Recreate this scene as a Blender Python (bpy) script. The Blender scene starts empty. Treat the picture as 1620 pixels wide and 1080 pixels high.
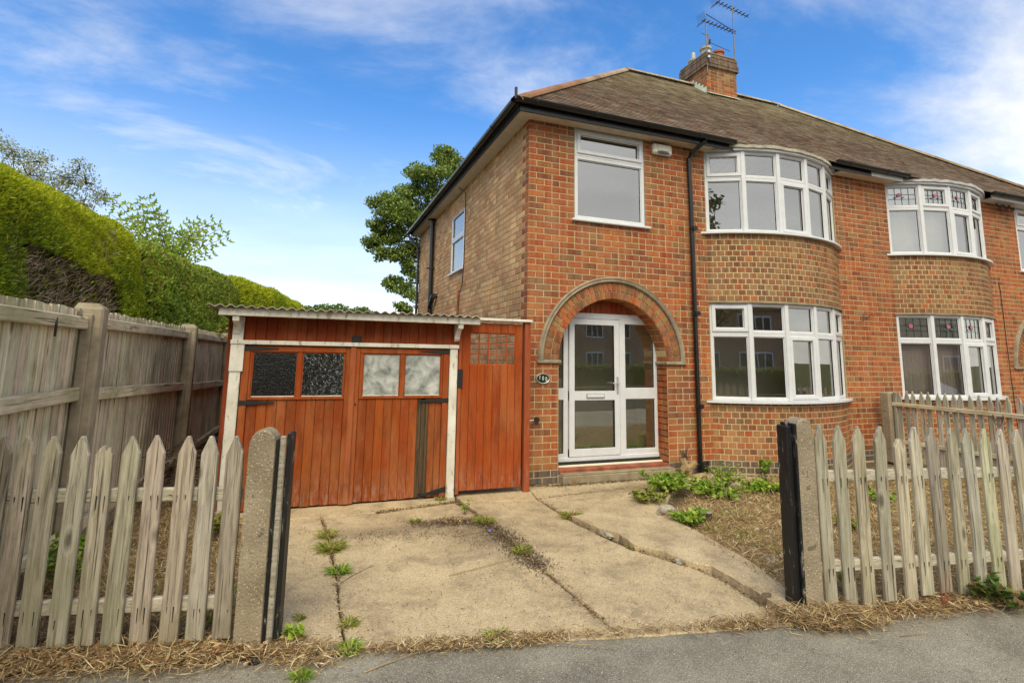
import bpy, math, random
import numpy as np
from mathutils import Vector, Matrix
random.seed(7); rng = np.random.default_rng(7)
S = bpy.context.scene
COL = S.collection
PI = math.pi
rad = math.radians

# ------------------------------------------------------------------ camera
cam = bpy.data.cameras.new('camera'); co = bpy.data.objects.new('camera', cam); COL.objects.link(co)
S.camera = co
yaw, pitch, roll = .3532, .1422, .0164
cy_, sy_ = math.cos(yaw), math.sin(yaw)
r0 = Vector((cy_, -sy_, 0)); f0 = Vector((sy_, cy_, 0)); u0 = Vector((0, 0, 1))
f1 = math.cos(pitch)*f0 + math.sin(pitch)*u0; u1 = -math.sin(pitch)*f0 + math.cos(pitch)*u0
r1 = math.cos(roll)*r0 + math.sin(roll)*u1; u2 = -math.sin(roll)*r0 + math.cos(roll)*u1
Mx = Matrix((r1, u2, -f1)).transposed().to_4x4(); Mx.translation = Vector((-2.6612, -6.5213, 1.6089))
co.matrix_world = Mx
CAM = np.array([-2.6612, -6.5213, 1.6089])
cam.sensor_width = 36; cam.lens = 36*839.4/1620
cam.shift_x = 3.9/1620; cam.shift_y = -94.9/1620
cam.clip_start = .05; cam.clip_end = 3000

# ------------------------------------------------------------------ sky, sun, exposure
SUN_EL, SUN_ROT = rad(50), rad(203)
W = bpy.data.worlds.new('World'); S.world = W; W.use_nodes = True
nt = W.node_tree; nt.nodes.clear()
def wn(t, **k):
    n = nt.nodes.new(t)
    for a, b in k.items(): setattr(n, a, b)
    return n
sky = wn('ShaderNodeTexSky', sky_type='NISHITA', sun_disc=False, sun_elevation=SUN_EL, sun_rotation=SUN_ROT,
         air_density=1.0, dust_density=.6, ozone_density=2.5)
tc = wn('ShaderNodeTexCoord')
hs = wn('ShaderNodeHueSaturation'); hs.inputs['Saturation'].default_value = 1.3; hs.inputs['Value'].default_value = 1.75
hs.inputs['Hue'].default_value = .503
nt.links.new(sky.outputs[0], hs.inputs['Color'])
# clouds: cirrus streaks in view, thickening to a grey-white deck behind the camera
sepw = wn('ShaderNodeSeparateXYZ'); nt.links.new(tc.outputs['Generated'], sepw.inputs[0])
def wmath(op, a, b=None, c=None, clamp=False):
    n = wn('ShaderNodeMath', operation=op); n.use_clamp = clamp
    for i, v in enumerate((a, b, c)):
        if v is None: continue
        if isinstance(v, (int, float)): n.inputs[i].default_value = v
        else: nt.links.new(v, n.inputs[i])
    return n.outputs[0]
zc = wmath('ADD', wmath('MAXIMUM', sepw.outputs[2], 0.0), .16)
px_ = wmath('DIVIDE', sepw.outputs[0], zc); py_ = wmath('DIVIDE', sepw.outputs[1], zc)
cmb = wn('ShaderNodeCombineXYZ'); nt.links.new(px_, cmb.inputs[0]); nt.links.new(py_, cmb.inputs[1])
mp = wn('ShaderNodeMapping'); mp.inputs['Rotation'].default_value = (0, 0, rad(-50)); mp.inputs['Scale'].default_value = (.75, 1.25, 1)
mp.inputs['Location'].default_value = (1.0, 4.1, 0)
nt.links.new(cmb.outputs[0], mp.inputs[0])
n1 = wn('ShaderNodeTexNoise'); n1.inputs['Scale'].default_value = 1.25; n1.inputs['Detail'].default_value = 12; n1.inputs['Roughness'].default_value = .62; n1.inputs['Distortion'].default_value = .45
nt.links.new(mp.outputs[0], n1.inputs['Vector'])
back = wmath('MULTIPLY', wmath('SUBTRACT', .05, sepw.outputs[1]), 1.1)       # thicker to the south
right = wmath('MULTIPLY', wmath('SUBTRACT', sepw.outputs[0], .77), 1.8)
cov = wmath('ADD', wmath('ADD', n1.outputs[0], wmath('MAXIMUM', back, 0.0)), wmath('MAXIMUM', right, 0.0))
mr = wn('ShaderNodeMapRange'); mr.interpolation_type = 'SMOOTHSTEP'
mr.inputs['From Min'].default_value = .43; mr.inputs['From Max'].default_value = .90
nt.links.new(cov, mr.inputs['Value'])
lowhaze = wn('ShaderNodeMapRange'); lowhaze.interpolation_type = 'SMOOTHSTEP'
lowhaze.inputs['From Min'].default_value = .46; lowhaze.inputs['From Max'].default_value = -.06
lowhaze.inputs['To Min'].default_value = 0; lowhaze.inputs['To Max'].default_value = .8
nt.links.new(sepw.outputs[2], lowhaze.inputs['Value'])
fac = wmath('MAXIMUM', wmath('MULTIPLY', mr.outputs[0], .9), lowhaze.outputs[0], clamp=True)
n2 = wn('ShaderNodeTexNoise'); n2.inputs['Scale'].default_value = 1.6; n2.inputs['Detail'].default_value = 5
nt.links.new(mp.outputs[0], n2.inputs['Vector'])
crp = wn('ShaderNodeValToRGB'); crp.color_ramp.elements[0].color = (7.0, 6.8, 6.3, 1); crp.color_ramp.elements[1].color = (9.6, 9.4, 8.9, 1)
crp.color_ramp.elements[0].position = .3; crp.color_ramp.elements[1].position = .7
nt.links.new(n2.outputs[0], crp.inputs[0])
mixw = wn('ShaderNodeMix', data_type='RGBA')
nt.links.new(fac, mixw.inputs[0]); nt.links.new(hs.outputs[0], mixw.inputs[6]); nt.links.new(crp.outputs[0], mixw.inputs[7])
bg = wn('ShaderNodeBackground'); bg.inputs['Strength'].default_value = .1
out = wn('ShaderNodeOutputWorld')
nt.links.new(mixw.outputs[2], bg.inputs[0]); nt.links.new(bg.outputs[0], out.inputs[0])

sl = bpy.data.lights.new('sun', 'SUN'); so = bpy.data.objects.new('sun', sl); COL.objects.link(so)
sl.energy = 2.3; sl.angle = rad(42); sl.color = (1, .91, .66)
# sun stands to the south-west, behind the camera's left shoulder
az = rad(203)
sd = Vector((math.sin(az)*math.cos(SUN_EL), math.cos(az)*math.cos(SUN_EL), math.sin(SUN_EL)))
so.rotation_euler = sd.to_track_quat('Z', 'Y').to_euler()
S.view_settings.view_transform = 'Standard'; S.view_settings.look = 'None'
S.view_settings.gamma = 1; S.view_settings.use_curve_mapping = False
S.view_settings.exposure = .5
S.render.engine = 'CYCLES'; S.cycles.use_denoising = True
S.cycles.max_bounces = 8; S.cycles.transparent_max_bounces = 12; S.cycles.glossy_bounces = 4

# ------------------------------------------------------------------ material helpers
def newmat(name):
    m = bpy.data.materials.new(name); m.use_nodes = True
    return m, m.node_tree.nodes, m.node_tree.links, m.node_tree.nodes['Principled BSDF']
def m_clear():
    m = bpy.data.materials.new('clear_glass_back'); m.use_nodes = True; n = m.node_tree.nodes; l = m.node_tree.links; n.clear()
    o = n.new('ShaderNodeOutputMaterial'); t = n.new('ShaderNodeBsdfTransparent'); l.new(t.outputs[0], o.inputs[0]); return m
def pane_box(g, x0, x1, y0, y1, z0, z1, X=None):
    # outer face carries the glass coat, the rest of the sheet is clear
    v = [(x, y, z) for z in (z0, z1) for y in (y0, y1) for x in (x0, x1)]
    g.add(v, [(0, 1, 5, 4)], M['glass'], X=X); g.add(v, [(0, 2, 3, 1), (4, 5, 7, 6), (2, 6, 7, 3), (0, 4, 6, 2), (1, 3, 7, 5)], M['clear'], X=X)
class NB:
    """small node builder on one material"""
    def __init__(s, name, rough=.8, spec=.3):
        s.m, s.n, s.l, s.p = newmat(name)
        s.p.inputs['Roughness'].default_value = rough
        s.p.inputs['Specular IOR Level'].default_value = spec
        s.geo = s.n.new('ShaderNodeNewGeometry'); s.pos = s.geo.outputs['Position']
    def mapped(s, scale, rot=(0, 0, 0), src=None):
        mp = s.n.new('ShaderNodeMapping'); mp.inputs['Scale'].default_value = scale; mp.inputs['Rotation'].default_value = rot
        s.l.new(src or s.pos, mp.inputs[0]); return mp.outputs[0]
    def noise(s, scale, detail=4, rough=.55, vec=None, dist=0):
        t = s.n.new('ShaderNodeTexNoise'); t.inputs['Scale'].default_value = scale; t.inputs['Detail'].default_value = detail
        t.inputs['Roughness'].default_value = rough; t.inputs['Distortion'].default_value = dist
        s.l.new(vec or s.pos, t.inputs['Vector']); return t.outputs[0]
    def vor(s, scale, vec=None, feature='F1', out='Distance'):
        t = s.n.new('ShaderNodeTexVoronoi'); t.inputs['Scale'].default_value = scale; t.feature = feature
        s.l.new(vec or s.pos, t.inputs['Vector']); return t.outputs[out]
    def ramp(s, src, stops):
        r = s.n.new('ShaderNodeValToRGB'); e = r.color_ramp.elements
        while len(e) < len(stops): e.new(.5)
        for q, (p, c) in zip(e, stops):
            q.position = p; q.color = (c, c, c, 1) if isinstance(c, (int, float)) else (*c, 1)
        s.l.new(src, r.inputs[0]); return r.outputs[0]
    def mix(s, fac, a, b, mode='MIX'):
        x = s.n.new('ShaderNodeMix'); x.data_type = 'RGBA'; x.blend_type = mode
        for i, v in ((0, fac), (6, a), (7, b)):
            if isinstance(v, (int, float)): x.inputs[i].default_value = v if i == 0 else (v, v, v, 1)
            elif isinstance(v, tuple): x.inputs[i].default_value = (*v, 1)
            else: s.l.new(v, x.inputs[i])
        return x.outputs[2]
    def math(s, op, a, b=0.0):
        x = s.n.new('ShaderNodeMath'); x.operation = op
        for i, v in ((0, a), (1, b)):
            if isinstance(v, (int, float)): x.inputs[i].default_value = v
            else: s.l.new(v, x.inputs[i])
        return x.outputs[0]
    def attr(s, name='tint'):
        a = s.n.new('ShaderNodeAttribute'); a.attribute_name = name; return a.outputs['Color']
    def color(s, c):
        if isinstance(c, tuple): s.p.inputs['Base Color'].default_value = (*c, 1)
        else: s.l.new(c, s.p.inputs['Base Color'])
    def bump(s, h, strength=.3, dist=.01):
        b = s.n.new('ShaderNodeBump'); b.inputs['Strength'].default_value = strength; b.inputs['Distance'].default_value = dist
        s.l.new(h, b.inputs['Height']); s.l.new(b.outputs[0], s.p.inputs['Normal'])

def m_brick():
    b = NB('brick_clay', .85, .2); t = b.attr()
    band = b.noise(9, 2, .5, b.mapped((1.6, 1.6, .12)))          # kiln bands run up the brick
    c = b.mix(b.ramp(band, [(.38, 0), (.62, .5)]), t, b.mix(.62, t, (.50, .33, .17)))
    blot = b.noise(22, 5, .7)
    c = b.mix(b.ramp(blot, [(.3, .36), (.55, 0)]), c, (.10, .05, .035))
    big = b.noise(1.1, 3, .6)
    c = b.mix(b.ramp(big, [(.38, .32), (.68, 0)]), c, (.13, .085, .06))
    streak = b.noise(1.5, 5, .65, b.mapped((2.2, 2.2, .35)))
    c = b.mix(b.ramp(streak, [(.56, 0), (.74, .4)]), c, (.16, .11, .075))
    b.color(c); b.bump(b.noise(120, 4, .7), .5, .004); return b.m
def m_mortar():
    b = NB('mortar', .95, .1); n = b.noise(40, 5, .7)
    b.color(b.mix(b.ramp(b.noise(1.3, 3), [(.35, .55), (.7, 0)]), b.ramp(n, [(.3, (.47, .36, .205)), (.7, (.65, .53, .33))]), (.38, .28, .155)))
    b.bump(n, .5, .006); return b.m
def m_mortar2():
    b = NB('eroded_mortar', .95, .1); n = b.noise(40, 5, .7)
    b.color(b.ramp(n, [(.3, (.30, .22, .13)), (.7, (.52, .39, .23))])); b.bump(n, .5, .006); return b.m
def m_wood(name, grainaxis, light, dark, stain=None, rough=.85, scale=1.0, knot=True):
    """weathered timber; tint attribute multiplies it"""
    b = NB(name, rough, .2)
    st = [26*scale]*3; st[grainaxis] = 1.1*scale
    g = b.noise(1.6, 8, .7, b.mapped(tuple(st)), .8)
    c = b.ramp(g, [(.30, dark), (.44, tuple((x+y)/2 for x, y in zip(light, dark))), (.62, light)])
    st2 = [70*scale]*3; st2[grainaxis] = 1.6*scale
    cr = b.noise(1.2, 3, .6, b.mapped(tuple(st2)))
    c = b.mix(b.ramp(cr, [(.33, .85), (.42, 0)]), c, tuple(x*.25 for x in dark))
    c = b.mix(b.ramp(b.noise(3.2, 5, .7, b.mapped(tuple(9*scale if i_ != grainaxis else 1.3 for i_ in range(3)))), [(.50, 0), (.68, .55)]), c, tuple(x*.8 for x in dark))
    if stain: c = b.mix(b.ramp(b.noise(2.2, 4, .6), [(.45, 0), (.72, .6)]), c, stain)
    if knot:                                                   # knots: dark cores with pale rings, sparse
        kv = [7.0]*3; kv[grainaxis] = 2.6
        kn = b.vor(1.0, b.mapped(tuple(kv)))
        c = b.mix(b.ramp(kn, [(.07, .7), (.12, .2), (.16, 0)]), c, tuple(x*.35 for x in dark))
        c = b.mix(b.ramp(kn, [(.15, 0), (.19, .5), (.25, 0)]), c, light)
    c = b.mix(1.0, c, b.attr(), 'MULTIPLY')
    b.color(c); b.bump(b.math('ADD', g, b.math('MULTIPLY', cr, .6)), .6, .006); return b.m
def m_redpaint():
    b = NB('red_cedar_paint', .75, .12)
    g = b.noise(2, 6, .6, b.mapped((30, 30, 1.2)), .5)
    t = b.attr()
    c = b.mix(b.ramp(g, [(.3, .5), (.62, 0)]), t, (.20, .036, .008))
    c = b.mix(b.ramp(b.noise(2.4, 5, .65), [(.4, .35), (.6, 0)]), c, (.30, .055, .018))
    z = b.n.new('ShaderNodeSeparateXYZ'); b.l.new(b.pos, z.inputs[0])
    low = b.n.new('ShaderNodeMapRange'); low.inputs[1].default_value = .38; low.inputs[2].default_value = .04; b.l.new(z.outputs[2], low.inputs[0])
    sc = b.ramp(b.noise(6, 6, .75, b.mapped((6, 6, 1.2))), [(.47, 0), (.62, .65)])
    c = b.mix(b.math('MULTIPLY', low.outputs[0], sc), c, (.36, .26, .20))
    fl = b.ramp(b.noise(34, 3, .5, b.mapped((3, 3, .8))), [(.70, 0), (.74, .35)])
    c = b.mix(fl, c, (.48, .34, .27))
    fade = b.noise(1.3, 6, .7, b.mapped((3, 3, .6)))
    c = b.mix(b.ramp(fade, [(.46, 0), (.68, .6)]), c, (.40, .16, .06))
    c = b.mix(b.ramp(b.noise(1.9, 6, .7, b.mapped((5, 5, 1.1)), .4), [(.50, 0), (.68, .55)]), c, (.11, .04, .018))
    b.color(c); b.bump(g, .35, .003); return b.m
def m_whitepaint():
    b = NB('flaking_white_paint', .6, .3)
    n = b.noise(14, 6, .7, b.mapped((1.4, 1.4, .45)), .4)
    c = b.mix(b.ramp(n, [(.36, .85), (.44, 0)]), b.ramp(b.noise(5, 5), [(.3, (.56, .53, .45)), (.7, (.76, .74, .68))]), (.30, .26, .19))
    b.color(c); b.bump(n, .5, .004); return b.m
def m_flat(name, col, rough=.5, spec=.4, var=.12, metal=0, bs=60):
    b = NB(name, rough, spec); n = b.noise(7, 5, .6)
    d = tuple(x*(1-var*2) for x in col)
    b.color(b.ramp(n, [(.3, d), (.65, col)])); b.p.inputs['Metallic'].default_value = metal
    b.bump(b.noise(bs, 3), .12, .003); return b.m
def m_glass(name='window_glass', refl=.33, tint=(.93, .94, .90), rough=.0, bumpy=0, bd=.006):
    m = bpy.data.materials.new(name); m.use_nodes = True; n = m.node_tree.nodes; l = m.node_tree.links; n.clear()
    o = n.new('ShaderNodeOutputMaterial'); mx = n.new('ShaderNodeMixShader'); t = n.new('ShaderNodeBsdfTransparent'); g = n.new('ShaderNodeBsdfGlossy')
    t.inputs[0].default_value = (*tint, 1); g.inputs['Roughness'].default_value = rough; g.inputs[0].default_value = (.95, .95, .93, 1)
    lw = n.new('ShaderNodeLayerWeight'); lw.inputs[0].default_value = .35
    mr = n.new('ShaderNodeMapRange'); mr.inputs[3].default_value = refl; mr.inputs[4].default_value = .95
    l.new(lw.outputs['Fresnel'], mr.inputs[0]); l.new(mr.outputs[0], mx.inputs[0])
    ns = n.new('ShaderNodeTexNoise'); ns.inputs['Scale'].default_value = bumpy if bumpy else 1.6
    ge = n.new('ShaderNodeNewGeometry'); l.new(ge.outputs['Position'], ns.inputs['Vector'])
    bp = n.new('ShaderNodeBump'); bp.inputs['Strength'].default_value = 1 if bumpy else .12; bp.inputs['Distance'].default_value = bd
    l.new(ns.outputs[0], bp.inputs['Height']); l.new(bp.outputs[0], g.inputs['Normal'])
    l.new(t.outputs[0], mx.inputs[1]); l.new(g.outputs[0], mx.inputs[2]); l.new(mx.outputs[0], o.inputs[0]); return m
def m_leaf(name, trans=.35, rough=.5, dapple=None):
    m = bpy.data.materials.new(name); m.use_nodes = True; n = m.node_tree.nodes; l = m.node_tree.links; n.clear()
    o = n.new('ShaderNodeOutputMaterial'); a = n.new('ShaderNodeAttribute'); a.attribute_name = 'tint'
    p = n.new('ShaderNodeBsdfPrincipled'); p.inputs['Roughness'].default_value = rough; p.inputs['Specular IOR Level'].default_value = .35
    t = n.new('ShaderNodeBsdfTranslucent'); mx = n.new('ShaderNodeMixShader'); mx.inputs[0].default_value = trans
    l.new(a.outputs['Color'], p.inputs['Base Color']); l.new(a.outputs['Color'], t.inputs[0])
    l.new(p.outputs[0], mx.inputs[1]); l.new(t.outputs[0], mx.inputs[2]); l.new(mx.outputs[0], o.inputs[0]); return m
def m_concrete():
    b = NB('drive_concrete', .9, .2)
    base = b.ramp(b.noise(1.4, 8, .75), [(.33, (.27, .205, .12)), (.46, (.45, .35, .205)), (.64, (.60, .475, .29))])
    sp = b.vor(95); ag = b.vor(140, out='Color')
    sepc = b.n.new('ShaderNodeSeparateColor'); b.l.new(ag, sepc.inputs[0])
    c = b.mix(b.ramp(sp, [(.25, .75), (.5, .1)]), base, b.ramp(sepc.outputs[0], [(.1, (.26, .19, .12)), (.5, (.50, .39, .24)), (.95, (.80, .71, .55))]))
    c = b.mix(b.ramp(b.noise(3.1, 7, .72), [(.50, 0), (.66, .6)]), c, (.20, .155, .105))
    c = b.mix(b.ramp(b.noise(60, 3, .6), [(.33, .55), (.42, 0)]), c, (.14, .10, .07))
    # old oil and soil stain near the garage apron
    for (cx, cyy, rx, ry) in ((-1.05, -1.55, .55, .95), (-1.7, -1.25, .9, .28), (1.3, -.55, 1.3, .35)):
        mpn = b.n.new('ShaderNodeMapping'); mpn.inputs['Location'].default_value = (-cx/rx, -cyy/ry, 0); mpn.inputs['Scale'].default_value = (1/rx, 1/ry, 0); b.l.new(b.pos, mpn.inputs[0])
        ln = b.n.new('ShaderNodeVectorMath'); ln.operation = 'LENGTH'; b.l.new(mpn.outputs[0], ln.inputs[0])
        dd = b.math('ADD', ln.outputs['Value'], b.math('MULTIPLY', b.noise(5, 7, .75), 1.3))
        c = b.mix(b.ramp(b.math('MULTIPLY', dd, .5), [(.45, .62), (.78, 0)]), c, (.20, .15, .10))
    b.color(c); b.bump(b.math('ADD', b.noise(90, 4, .7), b.math('MULTIPLY', sp, .7)), .55, .006); return b.m
def m_tarmac():
    b = NB('tarmac', .92, .25)
    base = b.ramp(b.noise(1.0, 8, .72), [(.36, (.13, .12, .10)), (.50, (.23, .21, .165)), (.62, (.31, .285, .23))])
    ag = b.vor(170, out='Color'); sepc = b.n.new('ShaderNodeSeparateColor'); b.l.new(ag, sepc.inputs[0])
    c = b.mix(b.ramp(b.vor(170), [(.25, .75), (.5, .1)]), base, b.ramp(sepc.outputs[0], [(.1, (.085, .078, .065)), (.6, (.27, .245, .20)), (.97, (.65, .60, .52))]))
    c = b.mix(b.ramp(b.noise(5, 6, .7), [(.60, 0), (.70, .4)]), c, (.07, .066, .06))
    b.color(c); b.bump(b.vor(170), .6, .006); return b.m
def m_ground(name, c1, c2, c3):
    b = NB(name, .95, .1)
    c = b.ramp(b.noise(5, 8, .7), [(.3, c1), (.5, c2), (.7, c3)])
    b.color(c); b.bump(b.noise(30, 6, .75), .8, .03); return b.m
def m_gatepost():
    b = NB('pebble_concrete', .92, .2)
    base = b.ramp(b.noise(4, 5, .6), [(.3, (.21, .17, .115)), (.7, (.36, .30, .215))])
    ag = b.vor(75, out='Color'); sepc = b.n.new('ShaderNodeSeparateColor'); b.l.new(ag, sepc.inputs[0])
    d = b.vor(75)
    c = b.mix(b.ramp(d, [(.16, .85), (.36, 0)]), base, b.ramp(sepc.outputs[0], [(.05, (.10, .07, .05)), (.5, (.36, .27, .18)), (.95, (.66, .58, .47))]))
    c = b.mix(b.ramp(b.noise(16, 4, .6), [(.6, 0), (.68, .75)]), c, (.10, .09, .06))
    b.color(c); b.bump(b.math('ADD', d, b.noise(90, 4, .7)), .45, .006); return b.m
def m_roof():
    b = NB('roof_tile', .95, .08); t = b.attr()
    c = b.mix(b.ramp(b.noise(1.0, 6, .7), [(.5, 0), (.72, .6)]), t, (.34, .29, .22))
    c = b.mix(b.ramp(b.noise(14, 5, .7), [(.3, .4), (.5, 0)]), c, (.07, .055, .045))
    z = b.n.new('ShaderNodeSeparateXYZ'); b.l.new(b.pos, z.inputs[0])
    gr = b.n.new('ShaderNodeMapRange'); gr.inputs[1].default_value = 5.9; gr.inputs[2].default_value = 7.9; b.l.new(z.outputs[2], gr.inputs[0])
    mo = b.ramp(b.noise(2.6, 7, .75), [(.36, 0), (.56, .85)])
    c = b.mix(b.math('MULTIPLY', gr.outputs[0], mo), c, (.47, .42, .30))
    b.color(c); b.bump(b.noise(60, 5, .7), .6, .006); return b.m
def m_lead(name='lead_sheet', c=(.50, .50, .50)):
    b = NB(name, .55, .4); n = b.noise(8, 6, .7, b.mapped((1, 1, .4)))
    b.color(b.ramp(n, [(.3, tuple(x*.55 for x in c)), (.65, c)])); b.bump(n, .5, .02); return b.m
def m_whitewash():
    b = NB('whitewashed_glass', .35, .5)
    w = b.noise(6.5, 8, .66, b.mapped((1, 1, 1)), .55)
    b.color(b.ramp(w, [(.32, (.10, .12, .11)), (.5, (.32, .34, .33)), (.66, (.55, .56, .54))])); return b.m
def m_char():
    b = NB('charred_wood', .8, .25); g = b.noise(2, 6, .7, b.mapped((30, 30, 1.2)), .6)
    b.color(b.ramp(g, [(.35, (.02, .015, .012)), (.55, (.10, .065, .035)), (.72, (.20, .12, .06))])); b.bump(g, .7, .006); return b.m
def m_blackpaint(white=.0):
    b = NB('flaking_black_paint', .45, .35)
    n = b.noise(9, 6, .75, b.mapped((2.5, 2.5, .6)), .6)
    b.color(b.ramp(n, [(.52, (.012, .012, .012)), (.60, (.03, .03, .03)), (.64, (.30, .27, .22)), (.9, (.42, .39, .33))])); b.bump(n, .6, .005); return b.m
def m_stained():
    b = NB('leaded_glass', .15, .6)
    b.color(b.ramp(b.noise(8, 2), [(.3, (.40, .41, .40)), (.7, (.52, .52, .50))])); return b.m

M = dict(clear=m_clear(), brick=m_brick(), mortar=m_mortar(), mortar2=m_mortar2(), red=m_redpaint(), white=m_whitepaint(), conc=m_concrete(), tarmac=m_tarmac(),
    post=m_gatepost(), roof=m_roof(), lead=m_lead(), upvc=m_flat('white_upvc', (.66, .675, .71), .3, .5, .05), gasket=m_flat('black_gasket', (.015, .015, .015), .5),
    black=m_flat('black_gloss_gutter', (.013, .013, .013), .28, .5, .2), soffit=m_flat('cream_soffit', (.60, .52, .41), .7, .2, .10),
    glass=m_glass(), glass_s=m_glass('shed_glass_dark', .10, (.25, .28, .22), .22, 42, .0042), glass_b=m_glass('shed_glass_bright', .34, (.22, .20, .12), .08, 20, .008),
    whitewash=m_whitewash(), char=m_char(), blackp=m_blackpaint(), stained=m_stained(),
    picket=m_wood('weathered_picket', 2, (.53, .485, .395), (.17, .142, .108), (.29, .275, .17)),
    railw=m_wood('weathered_rail', 0, (.55, .50, .40), (.27, .235, .175)),
    fenceb=m_wood('fence_board_wood', 2, (.72, .65, .49), (.40, .35, .25), (.20, .19, .08), .9, .6),
    fencer=m_wood('fence_rail_wood', 1, (.70, .62, .45), (.44, .38, .25), (.20, .20, .07), .9, .6),
    concpost=m_flat('smooth_concrete', (.36, .305, .22), .9, .2, .22, 0, 25), iron=m_flat('black_iron', (.02, .02, .02), .5, .4),
    metal=m_flat('aerial_metal', (.16, .15, .14), .45, .5, .2, .6), pale_metal=m_flat('galvanised_metal', (.5, .5, .5), .4, .5, .1, .5),
    quarry=m_flat('red_step_paint', (.36, .10, .05), .5, .4, .3), step=m_flat('step_concrete', (.33, .27, .18), .9, .2, .2, 0, 30),
    asb=m_flat('asbestos_sheet', (.50, .47, .38), .9, .1, .25, 0, 30), interior_bounce=m_flat('bounce_plaster', (.88, .82, .64), .9, .1, .05),
    blind=m_flat('blind_fabric', (.88, .76, .72), .9, .1, .05), curtain=m_flat('net_curtain', (.75, .72, .66), .9, .1, .05), terracotta=m_flat('terracotta', (.40, .15, .07), .8, .2, .2),
    flash=m_flat('pale_flashing', (.60, .72, .62), .6, .3, .1), leaf=m_leaf('leaf'), leafsoft=m_leaf('conifer_leaf', .4, .7), straw=m_leaf('dry_straw', .2, .8),
    bark=m_flat('bark', (.11, .085, .06), .95, .1, .4, 0, 20), twig=m_flat('grey_twig', (.16, .115, .085), .95, .1, .3),
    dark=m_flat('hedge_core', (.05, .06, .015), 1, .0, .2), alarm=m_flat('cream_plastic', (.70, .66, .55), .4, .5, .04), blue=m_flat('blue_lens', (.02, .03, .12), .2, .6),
    green=m_flat('dark_green_enamel', (.012, .035, .025), .25, .5, .1), numeral=m_flat('cream_numeral', (.75, .72, .58), .5),
    gdry=m_ground('dry_lawn_soil', (.15, .10, .05), (.34, .24, .11), (.50, .38, .19)), gsoil=m_ground('bare_soil', (.06, .045, .03), (.13, .095, .06), (.2, .15, .09)),
    grass=m_ground('far_ground', (.05, .06, .025), (.08, .09, .035), (.12, .12, .05)), asphalt=m_ground('asphalt', (.04, .04, .038), (.055, .054, .05), (.07, .068, .063)),
    rock=m_ground('broken_stone', (.2, .16, .11), (.38, .33, .26), (.62, .58, .50)), stump=m_flat('cut_wood', (.42, .30, .16), .9, .1, .3),
    carwhite=m_flat('white_car_paint', (.72, .72, .72), .15, .6, .02), tyre=m_flat('tyre_rubber', (.02, .02, .02), .8), redlens=m_flat('red_lens', (.5, .02, .015), .2, .6),
    plain_brick=m_flat('far_brick', (.50, .30, .19), .9, .1, .25), plain_roof=m_flat('far_roof', (.12, .085, .065), .9, .1, .25), pink=m_flat('pink_glass', (.5, .13, .2), .3), greeng=m_flat('green_glass', (.06, .17, .11), .3))

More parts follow.
